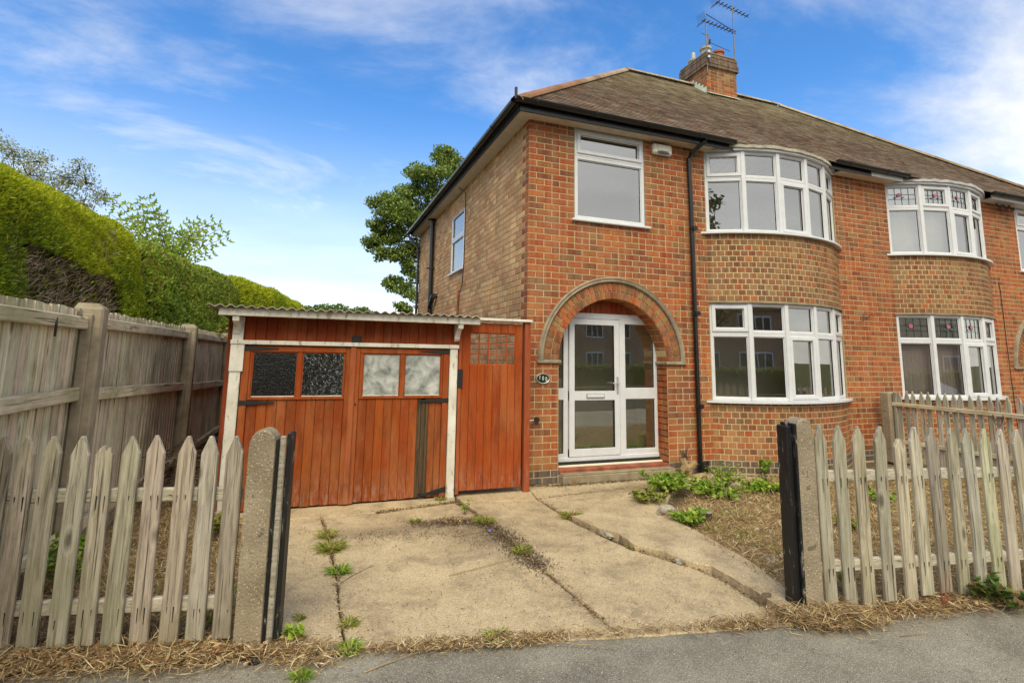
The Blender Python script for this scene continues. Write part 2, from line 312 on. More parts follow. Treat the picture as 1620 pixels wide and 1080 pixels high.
# ------------------------------------------------------------------ mesh helpers
class MB:
    def __init__(s): s.v = []; s.f = []; s.mi = []; s.t = []; s.mats = []
    def _m(s, m):
        if m not in s.mats: s.mats.append(m)
        return s.mats.index(m)
    def add(s, vs, fs, m=None, t=(1, 1, 1), X=None):
        o = len(s.v)
        if X is not None: vs = [tuple(X @ Vector(p)) for p in vs]
        s.v.extend(vs); k = s._m(m) if m is not None else 0
        for f in fs: s.f.append(tuple(i+o for i in f)); s.mi.append(k); s.t.append(t)
    def box(s, x0, x1, y0, y1, z0, z1, m=None, t=(1, 1, 1), X=None):
        v = [(x, y, z) for z in (z0, z1) for y in (y0, y1) for x in (x0, x1)]
        s.add(v, [(0, 2, 3, 1), (4, 5, 7, 6), (0, 1, 5, 4), (2, 6, 7, 3), (0, 4, 6, 2), (1, 3, 7, 5)], m, t, X)
    def cbox(s, x0, x1, y0, y1, z0, z1, c=.004, m=None, t=(1, 1, 1), X=None):
        """box with chamfered edges on all 12 edges (26 faces)"""
        xs = (x0, x0+c, x1-c, x1); ys = (y0, y0+c, y1-c, y1); zs = (z0, z0+c, z1-c, z1)
        v = []; idx = {}
        for i in range(2):
            for j in range(2):
                for k in range(2):
                    for a in range(3):
                        p = [xs[1+i], ys[1+j], zs[1+k]]
                        p[a] = (xs, ys, zs)[a][3*(i, j, k)[a]]
                        idx[(i, j, k, a)] = len(v); v.append(tuple(p))
        fs = []
        for a in range(3):
            b, c2 = (a+1) % 3, (a+2) % 3
            for s1 in range(2):
                q = []
                for (u, w) in ((0, 0), (1, 0), (1, 1), (0, 1)):
                    e = [0, 0, 0]; e[a] = s1; e[b] = u; e[c2] = w; q.append(idx[(*e, a)])
                fs.append(tuple(q if s1 else q[::-1]))
            for u in range(2):
                for w in range(2):                       # edge along axis a between faces b and c2
                    e0 = [0, 0, 0]; e0[b] = u; e0[c2] = w; e1 = list(e0); e1[a] = 1
                    q = [idx[(*e0, b)], idx[(*e1, b)], idx[(*e1, c2)], idx[(*e0, c2)]]
                    fs.append(tuple(q if (u ^ w) else q[::-1]))
        for i in range(2):
            for j in range(2):
                for k in range(2):
                    q = [idx[(i, j, k, a)] for a in range(3)]
                    fs.append(tuple(q if (i+j+k) % 2 else q[::-1]))
        s.add(v, fs, m, t, X)
    def tube(s, pts, r, n=8, m=None, t=(1, 1, 1), caps=True, rr=None):
        pts = [Vector(p) for p in pts]; rings = []
        for i, p in enumerate(pts):
            d = (pts[min(i+1, len(pts)-1)]-pts[max(i-1, 0)]).normalized()
            a = d.cross(Vector((0, 0, 1)) if abs(d.z) < .9 else Vector((1, 0, 0))).normalized(); b = d.cross(a)
            q = rr[i] if rr else r
            rings.append([tuple(p+a*math.cos(2*PI*k/n)*q+b*math.sin(2*PI*k/n)*q) for k in range(n)])
        v = [p for g in rings for p in g]
        f = [(i*n+k, i*n+(k+1) % n, (i+1)*n+(k+1) % n, (i+1)*n+k) for i in range(len(pts)-1) for k in range(n)]
        if caps: f.append(tuple(range(n))[::-1]); f.append(tuple((len(pts)-1)*n+k for k in range(n)))
        s.add(v, f, m, t)
    def prism(s, poly, z0, z1, m=None, t=(1, 1, 1), X=None):
        n = len(poly); v = [(x, y, z0) for x, y in poly]+[(x, y, z1) for x, y in poly]
        s.add(v, [tuple(range(n))[::-1], tuple(range(n, 2*n))]+[(i, (i+1) % n, n+(i+1) % n, n+i) for i in range(n)], m, t, X)
    def mesh(s, name):
        me = bpy.data.meshes.new(name); me.from_pydata(s.v, [], s.f)
        for m in s.mats: me.materials.append(m)
        me.polygons.foreach_set('material_index', s.mi)
        a = me.attributes.new('tint', 'FLOAT_COLOR', 'FACE')
        a.data.foreach_set('color', np.array([(*c, 1) for c in s.t], dtype=np.float32).ravel())
        me.update(); return me
    def build(s, name, parent=None, smooth=False, **k):
        o = bpy.data.objects.new(name, s.mesh(name)); COL.objects.link(o)
        if parent: o.parent = parent
        if smooth: shade(o)
        tag(o, **k); return o
def shade(o, ang=40):
    o.data.polygons.foreach_set('use_smooth', [True]*len(o.data.polygons))
    try: o.data.set_sharp_from_angle(angle=rad(ang))
    except Exception: pass
def npmesh(name, verts, faces, mat, cols, parent=None, **k):
    """verts (N,3), faces (F,n) same arity, cols (F,3)"""
    verts = np.asarray(verts, dtype=np.float32); faces = np.asarray(faces, dtype=np.int32)
    F, n = faces.shape
    me = bpy.data.meshes.new(name); me.vertices.add(len(verts)); me.vertices.foreach_set('co', verts.ravel())
    me.loops.add(F*n); me.loops.foreach_set('vertex_index', faces.ravel())
    me.polygons.add(F); me.polygons.foreach_set('loop_start', np.arange(0, F*n, n, dtype=np.int32))
    me.update(calc_edges=True); me.materials.append(mat)
    a = me.attributes.new('tint', 'FLOAT_COLOR', 'FACE')
    a.data.foreach_set('color', np.hstack([cols, np.ones((F, 1))]).astype(np.float32).ravel())
    o = bpy.data.objects.new(name, me); COL.objects.link(o)
    if parent: o.parent = parent
    tag(o, **k); return o
def tag(o, label=None, cat=None, group=None, kind=None):
    if label: o['label'] = label
    if cat: o['category'] = cat
    if group: o['group'] = group
    if kind: o['kind'] = kind
def empty(name, loc=(0, 0, 0), **k):
    o = bpy.data.objects.new(name, None); COL.objects.link(o); o.empty_display_size = .2; tag(o, **k); return o
def RZ(a, loc=(0, 0, 0)): return Matrix.Translation(Vector(loc)) @ Matrix.Rotation(a, 4, 'Z')
def jit(c, s=.08):
    k = 1+random.uniform(-s, s); return tuple(max(0, x*k*(1+random.uniform(-s*.3, s*.3))) for x in c)

# ------------------------------------------------------------------ ground
def flat(name, poly, z, mat, **k):
    b = MB(); b.add([(x, y, z) for x, y in poly], [tuple(range(len(poly)))], mat); return b.build(name, **k)
def eline(x):                                   # front edge of the plots: runs slightly askew to the house
    return -3.60-.2*(x+.85) if x < .3 else -3.83-.165*(x-.3)
flat('ground', [(-700, -700), (700, -700), (700, 700), (-700, 700)], -.13, M['grass'], kind='structure')
pv = MB()
NXg = 60
xs = np.linspace(-30, 40, NXg)
for i in range(NXg-1):
    a, c = xs[i], xs[i+1]
    pv.add([(a, eline(a)-3.3, -.006), (c, eline(c)-3.3, -.006), (c, eline(c)+.03, -.006), (a, eline(a)+.03, -.006)], [(0, 1, 2, 3)], M['tarmac'])
    pv.add([(a, eline(a)-3.3, -.13), (c, eline(c)-3.3, -.13), (c, eline(c)-3.3, -.006), (a, eline(a)-3.3, -.006)], [(0, 1, 2, 3)], M['step'])
pv.build('pavement', kind='structure')
rd = MB()
for i in range(NXg-1):
    a, c = xs[i], xs[i+1]
    rd.add([(a, eline(a)-9.6, -.118), (c, eline(c)-9.6, -.118), (c, eline(c)-3.32, -.118), (a, eline(a)-3.32, -.118)], [(0, 1, 2, 3)], M['asphalt'])
    rd.box(a, c, eline(a)-12, eline(a)-9.6, -.125, -.006, M['tarmac'])
rd.build('road', kind='structure')
# plot base soil, dry lawn left and right
flat('soil', [(-14, 40), (-14, eline(-14)), (-.85, eline(-.85)), (.3, eline(.3)), (25, eline(25)), (25, 40)], -.022, M['gsoil'], kind='structure')
def drygarden(name, poly, zamp, nx, ny, seed):
    xs_ = [p[0] for p in poly]; ys_ = [p[1] for p in poly]
    X, Y = np.meshgrid(np.linspace(min(xs_), max(xs_), nx), np.linspace(min(ys_), max(ys_), ny))
    from mathutils import noise as mn
    Z = np.array([[zamp*(mn.noise(Vector((x*2.2, y*2.2, seed)))+.5*mn.noise(Vector((x*6, y*6, seed)))) for x, y in zip(r, q)] for r, q in zip(X, Y)])
    inside = lambda x, y: sum(((poly[i][1] > y) != (poly[i-1][1] > y)) and x < (poly[i-1][0]-poly[i][0])*(y-poly[i][1])/(poly[i-1][1]-poly[i][1])+poly[i][0] for i in range(len(poly))) % 2
    v = np.stack([X.ravel(), Y.ravel(), Z.ravel()+.006], 1)
    f = [(j*nx+i, j*nx+i+1, (j+1)*nx+i+1, (j+1)*nx+i) for j in range(ny-1) for i in range(nx-1) if inside((X[j, i]+X[j, i+1])/2, (Y[j, i]+Y[j+1, i])/2)]
    return npmesh(name, v, f, M['gdry'], np.ones((len(f), 3)), kind='structure')
RG = [(.42, -3.68), (.60, -3.0), (.70, -2.2), (.80, -1.75), (1.15, -1.5), (1.6, -1.15), (2.7, -1.0), (2.9, -.6), (6.35, -.6), (6.35, -4.6), (3.0, -4.2)]
LG = [(-4.4, -2.62), (-3.0, -2.9), (-2.9, -2.6), (-2.85, -.35), (-3.5, -.3), (-3.5, 3), (-4.25, 3), (-4.38, -1)]
drygarden('garden_soil', RG, .020, 90, 60, 1.0); drygarden('garden_soil', LG, .016, 30, 60, 5.0)
flat('garden_soil', [(6.6, -4.7), (14, -6), (14, -.1), (6.6, -.1)], -.004, M['gdry'], kind='structure')

# driveway slabs: each its own piece of the drive
drive = empty('driveway', label='cracked concrete driveway with weeds in its joints in front of the garage', cat='driveway')
def slab(poly, z=0.0, dz=0):
    cx = sum(p[0] for p in poly)/len(poly); cyy = sum(p[1] for p in poly)/len(poly)
    # roughen the outline
    q = []
    for i in range(len(poly)):
        a, c = Vector(poly[i]), Vector(poly[(i+1) % len(poly)]); n = max(1, int((c-a).length/.06)); d = (c-a).normalized(); nn = Vector((-d.y, d.x))
        for k in range(n): q.append(a+(c-a)*k/n+nn*(random.uniform(-.006, .006)))
    q = [((p.x-cx)*1.004+cx, (p.y-cyy)*1.004+cyy) for p in q]
    b = MB(); n = len(q); ins = [((x-cx)*(1-.007/max(.3, abs(x-cx)))+cx, (y-cyy)*(1-.012/max(.3, abs(y-cyy)))+cyy) for x, y in q]
    v = [(x, y, -.05) for x, y in q]+[(x, y, z-.006) for x, y in q]+[(x, y, z) for x, y in ins]
    b.add(v, [(i, (i+1) % n, n+(i+1) % n, n+i) for i in range(n)]+[(n+i, n+(i+1) % n, 2*n+(i+1) % n, 2*n+i) for i in range(n)]+[tuple(range(2*n, 3*n))], M['conc'])
    return b.build('slab', parent=drive)
slab([(-2.95, -2.95), (-2.385, -3.2), (-2.39, -2.2), (-2.42, -1.2), (-2.47, -.62), (-2.95, -.64)])
slab([(-2.37, -3.25), (-.855, -3.59), (-.885, -2.78), (-.92, -2.2), (-.90, -1.2), (-1.06, -.52), (-1.9, -.68), (-2.455, -.64), (-2.40, -1.2), (-2.375, -2.2)], .0)
slab([(-3.62, -.25), (-2.85, -.625), (-1.9, -.665), (-1.06, -.505), (-.98, -.23), (-.98, .1), (-3.62, .1)], .006)
slab([(-.84, -3.60), (.25, -3.80), (.30, -3.2), (.26, -2.9), (.02, -2.4), (-.06, -1.94), (-.115, -1.52), (-.12, -.7), (-.95, -.55), (-.885, -1.2), (-.905, -2.2), (-.865, -2.78)], .0)
slab([(-.96, -.53), (-.13, -.68), (-.02, -.15), (-.03, .35), (-1.0, .35), (-.97, -.24)], .004)
slab([(.275, -3.78), (.50, -3.62), (.70, -3.0), (.78, -2.4), (.82, -1.9), (.2, -1.45), (-.1, -1.5), (-.035, -1.94), (.06, -2.12), (.035, -2.4), (.17, -2.62), (.25, -2.9), (.33, -3.0), (.318, -3.2)], .052)
slab([(-.105, -.68), (-.1, -1.48), (.2, -1.43), (.82, -1.88), (1.05, -1.45), (1.45, -1.0), (1.9, -.62), (1.2, -.52), (.4, -.6)], .012)
slab([(-.1, -.66), (.4, -.58), (1.2, -.50), (1.92, -.60), (2.6, -.92), (2.9, -.62), (3.3, -.45), (2.7, -.02), (2.2, -.02), (.0, -.02), (-.01, -.16)], .006)

# ------------------------------------------------------------------ brickwork
HC = .0867; L = .235; JT = .014
PAL = {
 'red': [(.46, .100, .028), (.50, .125, .034), (.40, .080, .025), (.48, .14, .040), (.34, .062, .022), (.27, .065, .032), (.43, .115, .038), (.24, .068, .036), (.54, .165, .048), (.40, .15, .055), (.50, .108, .028), (.42, .09, .028)],
 'buff': [(.58, .34, .17), (.64, .41, .22), (.52, .29, .15), (.57, .30, .16), (.47, .25, .125), (.68, .47, .27), (.61, .38, .19), (.54, .32, .17), (.42, .23, .125), (.64, .36, .21)],
 'brown': [(.28, .105, .045), (.34, .135, .055), (.22, .085, .045), (.38, .19, .085), (.30, .14, .07), (.40, .24, .12), (.25, .07, .035), (.35, .17, .08), (.20, .10, .06), (.33, .09, .035)],
 'orange': [(.47, .17, .065), (.50, .21, .09), (.44, .14, .055), (.38, .11, .045), (.52, .25, .11), (.34, .12, .06)],
 'blue': [(.065, .068, .082), (.085, .085, .10), (.05, .052, .065), (.11, .09, .09), (.07, .075, .085)],
}
CH = .003
for k_, (fr_, fg_, fb_) in (('red', (.86, .77, .54)), ('brown', (.80, .76, .62)), ('orange', (.88, .80, .58)), ('buff', (1.18, 1.16, 1.02))):
    PAL[k_] = [(a*fr_, b_*fg_, c_*fb_) for a, b_, c_ in PAL[k_]]
def brick_geo(w, h, d=.005, w2=None):
    a = w/2; c = CH; z = h/2
    v = [(-a, 0, -z), (a, 0, -z), (a, 0, z), (-a, 0, z), (-a+c*.4, -d+c*.7, -z+c*.4), (a-c*.4, -d+c*.7, -z+c*.4), (a-c*.4, -d+c*.7, z-c*.4), (-a+c*.4, -d+c*.7, z-c*.4),
         (-a+c, -d, -z+c), (a-c, -d, -z+c), (a-c, -d, z-c), (-a+c, -d, z-c)]
    f = [(0, 1, 5, 4), (1, 2, 6, 5), (2, 3, 7, 6), (3, 0, 4, 7), (4, 5, 9, 8), (5, 6, 10, 9), (6, 7, 11, 10), (7, 4, 8, 11), (8, 9, 10, 11)]
    return v, f
class Bricks:
    def __init__(s): s.L = []; s.special = MB()
    def put(s, p, rz, w, h, pal, vis=1.0):
        ci = random.randrange(len(PAL[pal])); s.L.append((p, rz, w, h, pal, ci, vis))
    def quad(s, corners, rz_n, pal, d=.007):
        """free-form brick: four corners on the wall, n = outward normal"""
        n = Vector(rz_n); c = [Vector(q) for q in corners]; m = sum(c, Vector())/4
        inn = [q+(m-q).normalized()*CH+n*d for q in c]; out = [q for q in c]
        s.special.add([tuple(q) for q in out+inn], [(0, 1, 5, 4), (1, 2, 6, 5), (2, 3, 7, 6), (3, 0, 4, 7), (4, 5, 6, 7)], M['brick'], jit(random.choice(PAL[pal])))
    def finish(s, parent, limit=300):
        def score(b):
            d = np.linalg.norm(np.array(b[0])-CAM); return -b[2]*b[6]/d
        s.L.sort(key=score); cache = {}
        for (p, rz, w, h, pal, ci, vis) in s.L[:limit]:
            if (pal, ci) not in cache:
                b = MB(); v, f = brick_geo(.225, .0767); b.add(v, f, M['brick'], PAL[pal][ci]); cache[(pal, ci)] = b.mesh('brick')
            o = bpy.data.objects.new('brick', cache[(pal, ci)]); COL.objects.link(o); o.parent = parent
            o.location = p; o.rotation_euler = (0, random.gauss(0, .003), rz); o.scale = (w/.225, random.uniform(.8, 1.3), h/.0767)
        b = s.special
        for (p, rz, w, h, pal, ci, vis) in s.L[limit:]:
            v, f = brick_geo(w, h, .005*random.uniform(.75, 1.3)); b.add(v, f, M['brick'], jit(PAL[pal][ci], .1), RZ(rz, p))
        b.build('brickwork', parent, kind='stuff')

def sub(iv, a, b):
    o = []
    for x0, x1 in iv:
        if b <= x0 or a >= x1: o.append((x0, x1)); continue
        if a > x0: o.append((x0, a))
        if b < x1: o.append((b, x1))
    return o
def lay(B, u0, u1, n0, n1, place, pal, holes=(), circ=None, bond='s', zmax=None, vis=1.0, uoff=0):
    """lay brick rows n0..n1 between u0,u1; place(u,z)->(pos,rz); circ=(cu,cz,r)"""
    for n in range(n0, n1):
        z0, z1 = n*HC, (n+1)*HC
        JT = .015 if bond == 'h' else .0125
        zb, zt = z0+JT/2, z1-JT/2
        if zmax: zt = min(zt, zmax)
        if zt-zb < .02: continue
        iv = [(u0, u1)]; zm = (z0+z1)/2
        for (a, b_, c, d) in holes:
            if c < zm < d: iv = sub(iv, a, b_)
        cz = None
        if circ:
            cu, cc, r = circ; dz = max(0, zb-cc) if zt > cc else None
            if zt > cc-.0 and dz is not None and dz < r:
                q = math.sqrt(r*r-dz*dz); iv = sub(iv, cu-q, cu+q)
        # joints of this course
        if bond == 'h': w = L/2; off = (n % 2)*w/2
        else: w = L; off = (n % 2)*L/2+(L/4 if bond == 'g' and n % 4 == 1 else 0)
        joints = set()
        k = int((u0-uoff)/w)-2
        u = k*w+off+uoff; rs = random.Random(n*131+int(u0*977))
        while u < u1+w:
            joints.add(round(u, 4))
            if bond != 'h' and rs.random() < .12: joints.add(round(u+w/2, 4))
            u += w
        joints = sorted(joints)
        for (a, b_) in iv:
            js = [a]+[j for j in joints if a+.045 < j < b_-.045]+[b_]
            for j0, j1 in zip(js, js[1:]):
                l0 = j0+(JT/2 if j0 != a or a > u0+1e-6 else 0)+rs.uniform(-.002, .002); l1 = j1-JT/2
                if j0 == u0: l0 = u0
                if j1 == u1: l1 = u1
                if l1-l0 < .02: continue
                P = pal(n, (l0+l1)/2) if callable(pal) else pal
                p, rz = place((l0+l1)/2, (zb+zt)/2)
                B.put(p, rz, l1-l0, zt-zb, P, vis)
front = lambda u, z: ((u, 0, z), 0)
sidep = lambda u, z: ((0, u, z), -PI/2)
BAYR = 2.4506; BAYSAG = .44; BAYA = math.asin(1.4/BAYR)
def arcpt(cx, t, r=BAYR): return (cx+r*math.sin(t), -(r*math.cos(t)-BAYR+BAYSAG))
def bayplace(cx): return lambda u, z: ((*arcpt(cx, (u/BAYR)), z), u/BAYR)
SOF = 56.65*HC

# ------------------------------------------------------------------ windows
def win_light(mb, w, h, X, opener=None, z0=0, fr=.05, panes=None):
    """one framed light; local x 0..w, z z0..z0+h, outward -y; returns pane rect"""
    def ring(x0, x1, za, zb, t, y0, y1, m):
        mb.cbox(x0, x1, y0, y1, zb-t, zb, .005, m, X=X); mb.cbox(x0, x1, y0, y1, za, za+t, .005, m, X=X)
        mb.cbox(x0, x0+t, y0+.0005, y1, za+t-.006, zb-t+.006, .005, m, X=X); mb.cbox(x1-t, x1, y0+.0005, y1, za+t-.006, zb-t+.006, .005, m, X=X)
    u = M['upvc']
    ring(0, w, z0, z0+h, fr, -.03, .045, u)
    a, b, c, d = fr, w-fr, z0+fr, z0+h-fr
    if opener:
        e = .014; ring(a-e, b+e, c-e, d+e, .052, -.048, .02, u); a += .052-e; b -= .052-e; c += .052-e; d -= .052-e
    ring(a-.004, b+.004, c-.004, d+.004, .016, -.014, .018, u)
    ring(a+.010, b-.010, c+.010, d-.010, .006, -.006, .012, M['gasket'])
    panes.append((a+.01, b-.01, c+.01, d-.01, X))
def put_panes(parent, panes, mat=None, back=.004):
    for i, (a, b, c, d, X) in enumerate(panes):
        g = MB(); pane_box(g, a, b, back, back+.006, c, d, X); g.build('pane', parent)

def flower(mb, cx, cz, s, X, pinkm, greenm):
    for k in range(5):
        a = k*2*PI/5+.3; q = []
        for j in range(8):
            t = j*2*PI/8; q.append((cx+s*.35*math.cos(a)+s*.38*math.cos(t), cz+s*.35*math.sin(a)+s*.38*math.sin(t)))
        mb.add([(x, -.012-.0006*k, z) for x, z in q], [tuple(range(8))], pinkm, X=X)
    for sg in (-1, 1):
        q = [(cx+sg*s*.6, cz-s*1.0), (cx+sg*s*1.25, cz-s*.55), (cx+sg*s*1.7, cz-s*.8), (cx+sg*s*1.2, cz-s*1.15)]
        mb.add([(x, -.0145, z) for x, z in q], [(0, 1, 2, 3)], greenm, X=X)

def bay_windows(house, cx, z0, z1, trans, name_label, openers_top, openers_low, leaded=False, mirror=False, interior_bounce=None):
    fr = MB(); panes = []; lead = []
    N = 5; A = [BAYA*(2*i/N-1) for i in range(N+1)]
    R = BAYR-.05
    for i in range(N):
        p = Vector((*arcpt(cx, A[i], R), 0)); q = Vector((*arcpt(cx, A[i+1], R), 0))
        d = q-p; ang = math.atan2(d.y, d.x); w = d.length
        X = RZ(ang, (p.x, p.y, 0))
        k = N-1-i if mirror else i
        hh = z1-z0
        win_light(fr, w, z1-trans, X, openers_top[k], trans, .045, panes)
        if leaded: lead.append(panes[-1])
        win_light(fr, w, trans-z0, X, openers_low[k], z0, .045, panes)
    for a in A[1:-1]:                                  # mullion posts on the bends
        x, y = arcpt(cx, a, R+.035); fr.cbox(-.034, .034, -.012, .07, z0+.001, z1-.001, .008, M['upvc'], X=RZ(a, (x, y, 0)))
    o = fr.build('bay_window', house, label=name_label)
    put_panes(o, panes)
    if leaded:
        lb = MB()
        for j, (a, b, c, d, X) in enumerate(lead):
            lb.box(a, b, .0125, .016, c, d, M['stained'], X=X)
            for t in np.linspace(a, b, 5)[1:-1]: lb.box(t-.003, t+.003, -.002, .003, c, d, M['gasket'], X=X)
            for t in (.35, .62): lb.box(a, b, -.003, .002, c+(d-c)*t-.003, c+(d-c)*t+.003, M['gasket'], X=X)
            flower(lb, (a+b)/2+(-.05, .04, 0, 0, 0)[j], (c+d)/2+.03, .055 if b-a > .3 else .04, X, M['pink'], M['greeng'])
        lb.build('leaded_light', o)
    return o
def arc_slab(mb, cx, r0, r1, z0, z1, mat, ext=.0, n=24, wav=0, a0=BAYA):
    v = []; f = []
    A = np.linspace(-a0-ext, a0+ext, n+1)
    for a in A:
        dz = random.uniform(-wav, wav)
        for r, z in ((r0, z0), (r1, z0+dz*.5), (r1, z1+dz), (r0, z1)): v.append((*arcpt(cx, a, r), z))
    for i in range(n):
        o = i*4
        for k in range(4): f.append((o+k, o+(k+1) % 4, o+4+(k+1) % 4, o+4+k))
    f += [(3, 2, 1, 0), (n*4, n*4+1, n*4+2, n*4+3)]
    mb.add(v, f, mat)

def casement_window(house, x0, x1, z0, z1, trans, place='front', top_open=True, y=.03, label=None, leaded=False):
    w = x1-x0; fr = MB(); panes = []
    X = RZ(0, (x0, y, 0)) if place == 'front' else RZ(-PI/2, (y, x1, 0))
    win_light(fr, w, z1-trans, X, top_open, trans, .05, panes)
    if leaded: lead = panes[-1]
    win_light(fr, w, trans-z0, X, None, z0, .05, panes)
    fr.cbox(-.06, w+.07, -.09, .02, z0-.035, z0-.002, .006, M['upvc'], X=X)      # sill
    o = fr.build('window', house, label=label); put_panes(o, panes); return o

def interior_bounce(house, x0, x1, y1=6.5):
    b = MB()
    for q in ((x0, x1),): b.box(q[0], q[1], 1.5, 1.55, 0, 4.9, M['interior_bounce'])  # added pale wall just behind the panes, bouncing daylight to brighten them
    b.box(x0, x1, .15, 7.6, 2.62, 2.8, M['interior_bounce']); b.box(x0, x1, 4.6, 4.66, 2.0, 2.62, M['interior_bounce'])
    b.box(x0, x1, .15, 7.6, .1, .18, M['interior_bounce']); b.box(x0+.28, x0+.3, .3, 7.6, .18, 4.9, M['interior_bounce']); b.box(x1-.3, x1-.28, .3, 7.6, .18, 4.9, M['interior_bounce']); b.box(2.62 if x0 < 3 else 10.3, 2.68 if x0 < 3 else 10.36, .3, 6.2, .18, 4.9, M['interior_bounce'])
    b.box(x0, x1, .0, 7.6, SOF+.02, SOF+.04, M['interior_bounce'])
    return b.build('interior_bounce', house)

def wall_pieces(house, x0, x1, rects, arch, mirror_x=None):
    """mortar wall, .26 thick, holes cut; rects (x0,x1,z0,z1); arch (cx,cz,r,jl,jr)"""
    b = MB(); xs_ = sorted({x0, x1, *[r[0] for r in rects], *[r[1] for r in rects], arch[0]-arch[2], arch[0]+arch[2]})
    for a, c in zip(xs_, xs_[1:]):
        m = (a+c)/2
        if abs(m-arch[0]) < arch[2]:
            cuts = [r for r in rects if r[0] < m < r[1]]
            n = 10 if c-a < .5 else 28
            for i in range(n):
                p, q = a+(c-a)*i/n, a+(c-a)*(i+1)/n
                zp = arch[1]+math.sqrt(max(0, arch[2]**2-(p-arch[0])**2)); zq = arch[1]+math.sqrt(max(0, arch[2]**2-(q-arch[0])**2))
                top = cuts[0][2] if cuts else SOF
                b.add([(p, 0, zp), (q, 0, zq), (q, 0, top), (p, 0, top), (p, .26, zp), (q, .26, zq), (q, .26, top), (p, .26, top)],
                      [(0, 1, 2, 3), (7, 6, 5, 4), (1, 0, 4, 5), (3, 2, 6, 7)], M['mortar'])
                if cuts and cuts[0][3] < SOF-.01: b.box(p, q, 0, .26, cuts[0][3], SOF, M['mortar'])
            continue
        z = -.05
        for r in sorted([r for r in rects if r[0] <= m <= r[1]], key=lambda r: r[2]):
            if r[2] > z: b.box(a, c, 0, .26, z, r[2], M['mortar'])
            z = r[3]
        if z < SOF-.01: b.box(a, c, 0, .26, z, SOF, M['mortar'])
    for sx in (-1, 1):                                          # jamb faces of the porch
        xx = arch[0]+sx*arch[2]; b.box(min(xx, xx+sx*.001), max(xx, xx+sx*.001), .001, .26, -.05, arch[1], M['mortar'])
    return b.build('wall', house)

def arch_ring(B, house, cx, cz, ri):
    # two rings of brick headers on edge round the arch, then a projecting hood
    for ring, (ra, rb, N) in enumerate(((ri, ri+.105, 38), (ri+.115, ri+.225, 43))):
        for i in range(N):
            a0, a1 = PI*i/N+.006, PI*(i+1)/N-.006
            c = [(cx+r*math.cos(a), 0, cz+r*math.sin(a)) for r, a in ((ra, a0), (rb, a0), (rb, a1), (ra, a1))]
            q = [Vector(p) for p in c]
            B.quad([tuple(p) for p in (q[0], q[1], q[2], q[3])], (0, -1, 0), 'red' if random.random() < .45 else 'brown', .012)
    for i in range(28):                                         # soffit bricks of the arch
        a0, a1 = PI*i/28+.008, PI*(i+1)/28-.008
        if i % 2: ys = [(-.004, .105), (.115, .265)]
        else: ys = [(-.004, .225), (.235, .265)]
        for y0, y1 in ys:
            c = [(cx+ri*math.cos(a), y, cz+ri*math.sin(a)) for a, y in ((a0, y0), (a0, y1), (a1, y1), (a1, y0))]
            am = (a0+a1)/2; B.quad(c[::-1], (-math.cos(am), 0, -math.sin(am)), 'red', .006)
    h = MB(); n = 48; v = []; f = []
    prof = ((ri+.232, .0), (ri+.232, -.035), (ri+.250, -.052), (ri+.262, -.040), (ri+.290, -.055), (ri+.305, -.025), (ri+.305, 0))
    for i in range(n+1):
        a = PI*i/n
        for r, y in prof: v.append((cx+r*math.cos(a), y, cz+r*math.sin(a)))
    m = len(prof)
    for i in range(n):
        for k in range(m-1): f.append((i*m+k, i*m+k+1, (i+1)*m+k+1, (i+1)*m+k))
    h.add(v, f, M['concpost'])
    for sx in (-1, 1):
        a, b = sorted((cx+sx*(ri-.03), cx+sx*(ri+.32))); h.cbox(a, b, -.045, -.0, cz-.045, cz+.002, .01, M['concpost'])
        a, b = sorted((cx+sx*(ri-.03), cx+sx*(ri-.0))); h.cbox(a, b, -.044, .26, cz-.044, cz+.001, .01, M['concpost'])
    o = h.build('arch_hood', house, label='moulded grey hood strip over the porch arch'); shade(o, 30)

def pal_front(n, u):
    if n < 2: return 'blue'
    r = random.random()
    if n < 7: return 'orange' if r < .45 else 'red'
    return 'red' if r < .93 else 'brown'
def pal_bay(n, u):
    if n < 2: return 'blue'
    r = random.random()
    if n < 7: return 'orange' if r < .6 else 'red' if r < .8 else 'brown'
    if n < 12: return 'red' if r < .4 else 'brown'
    return 'brown' if r < .88 else 'red'
def pal_side(n, y): return 'buff'

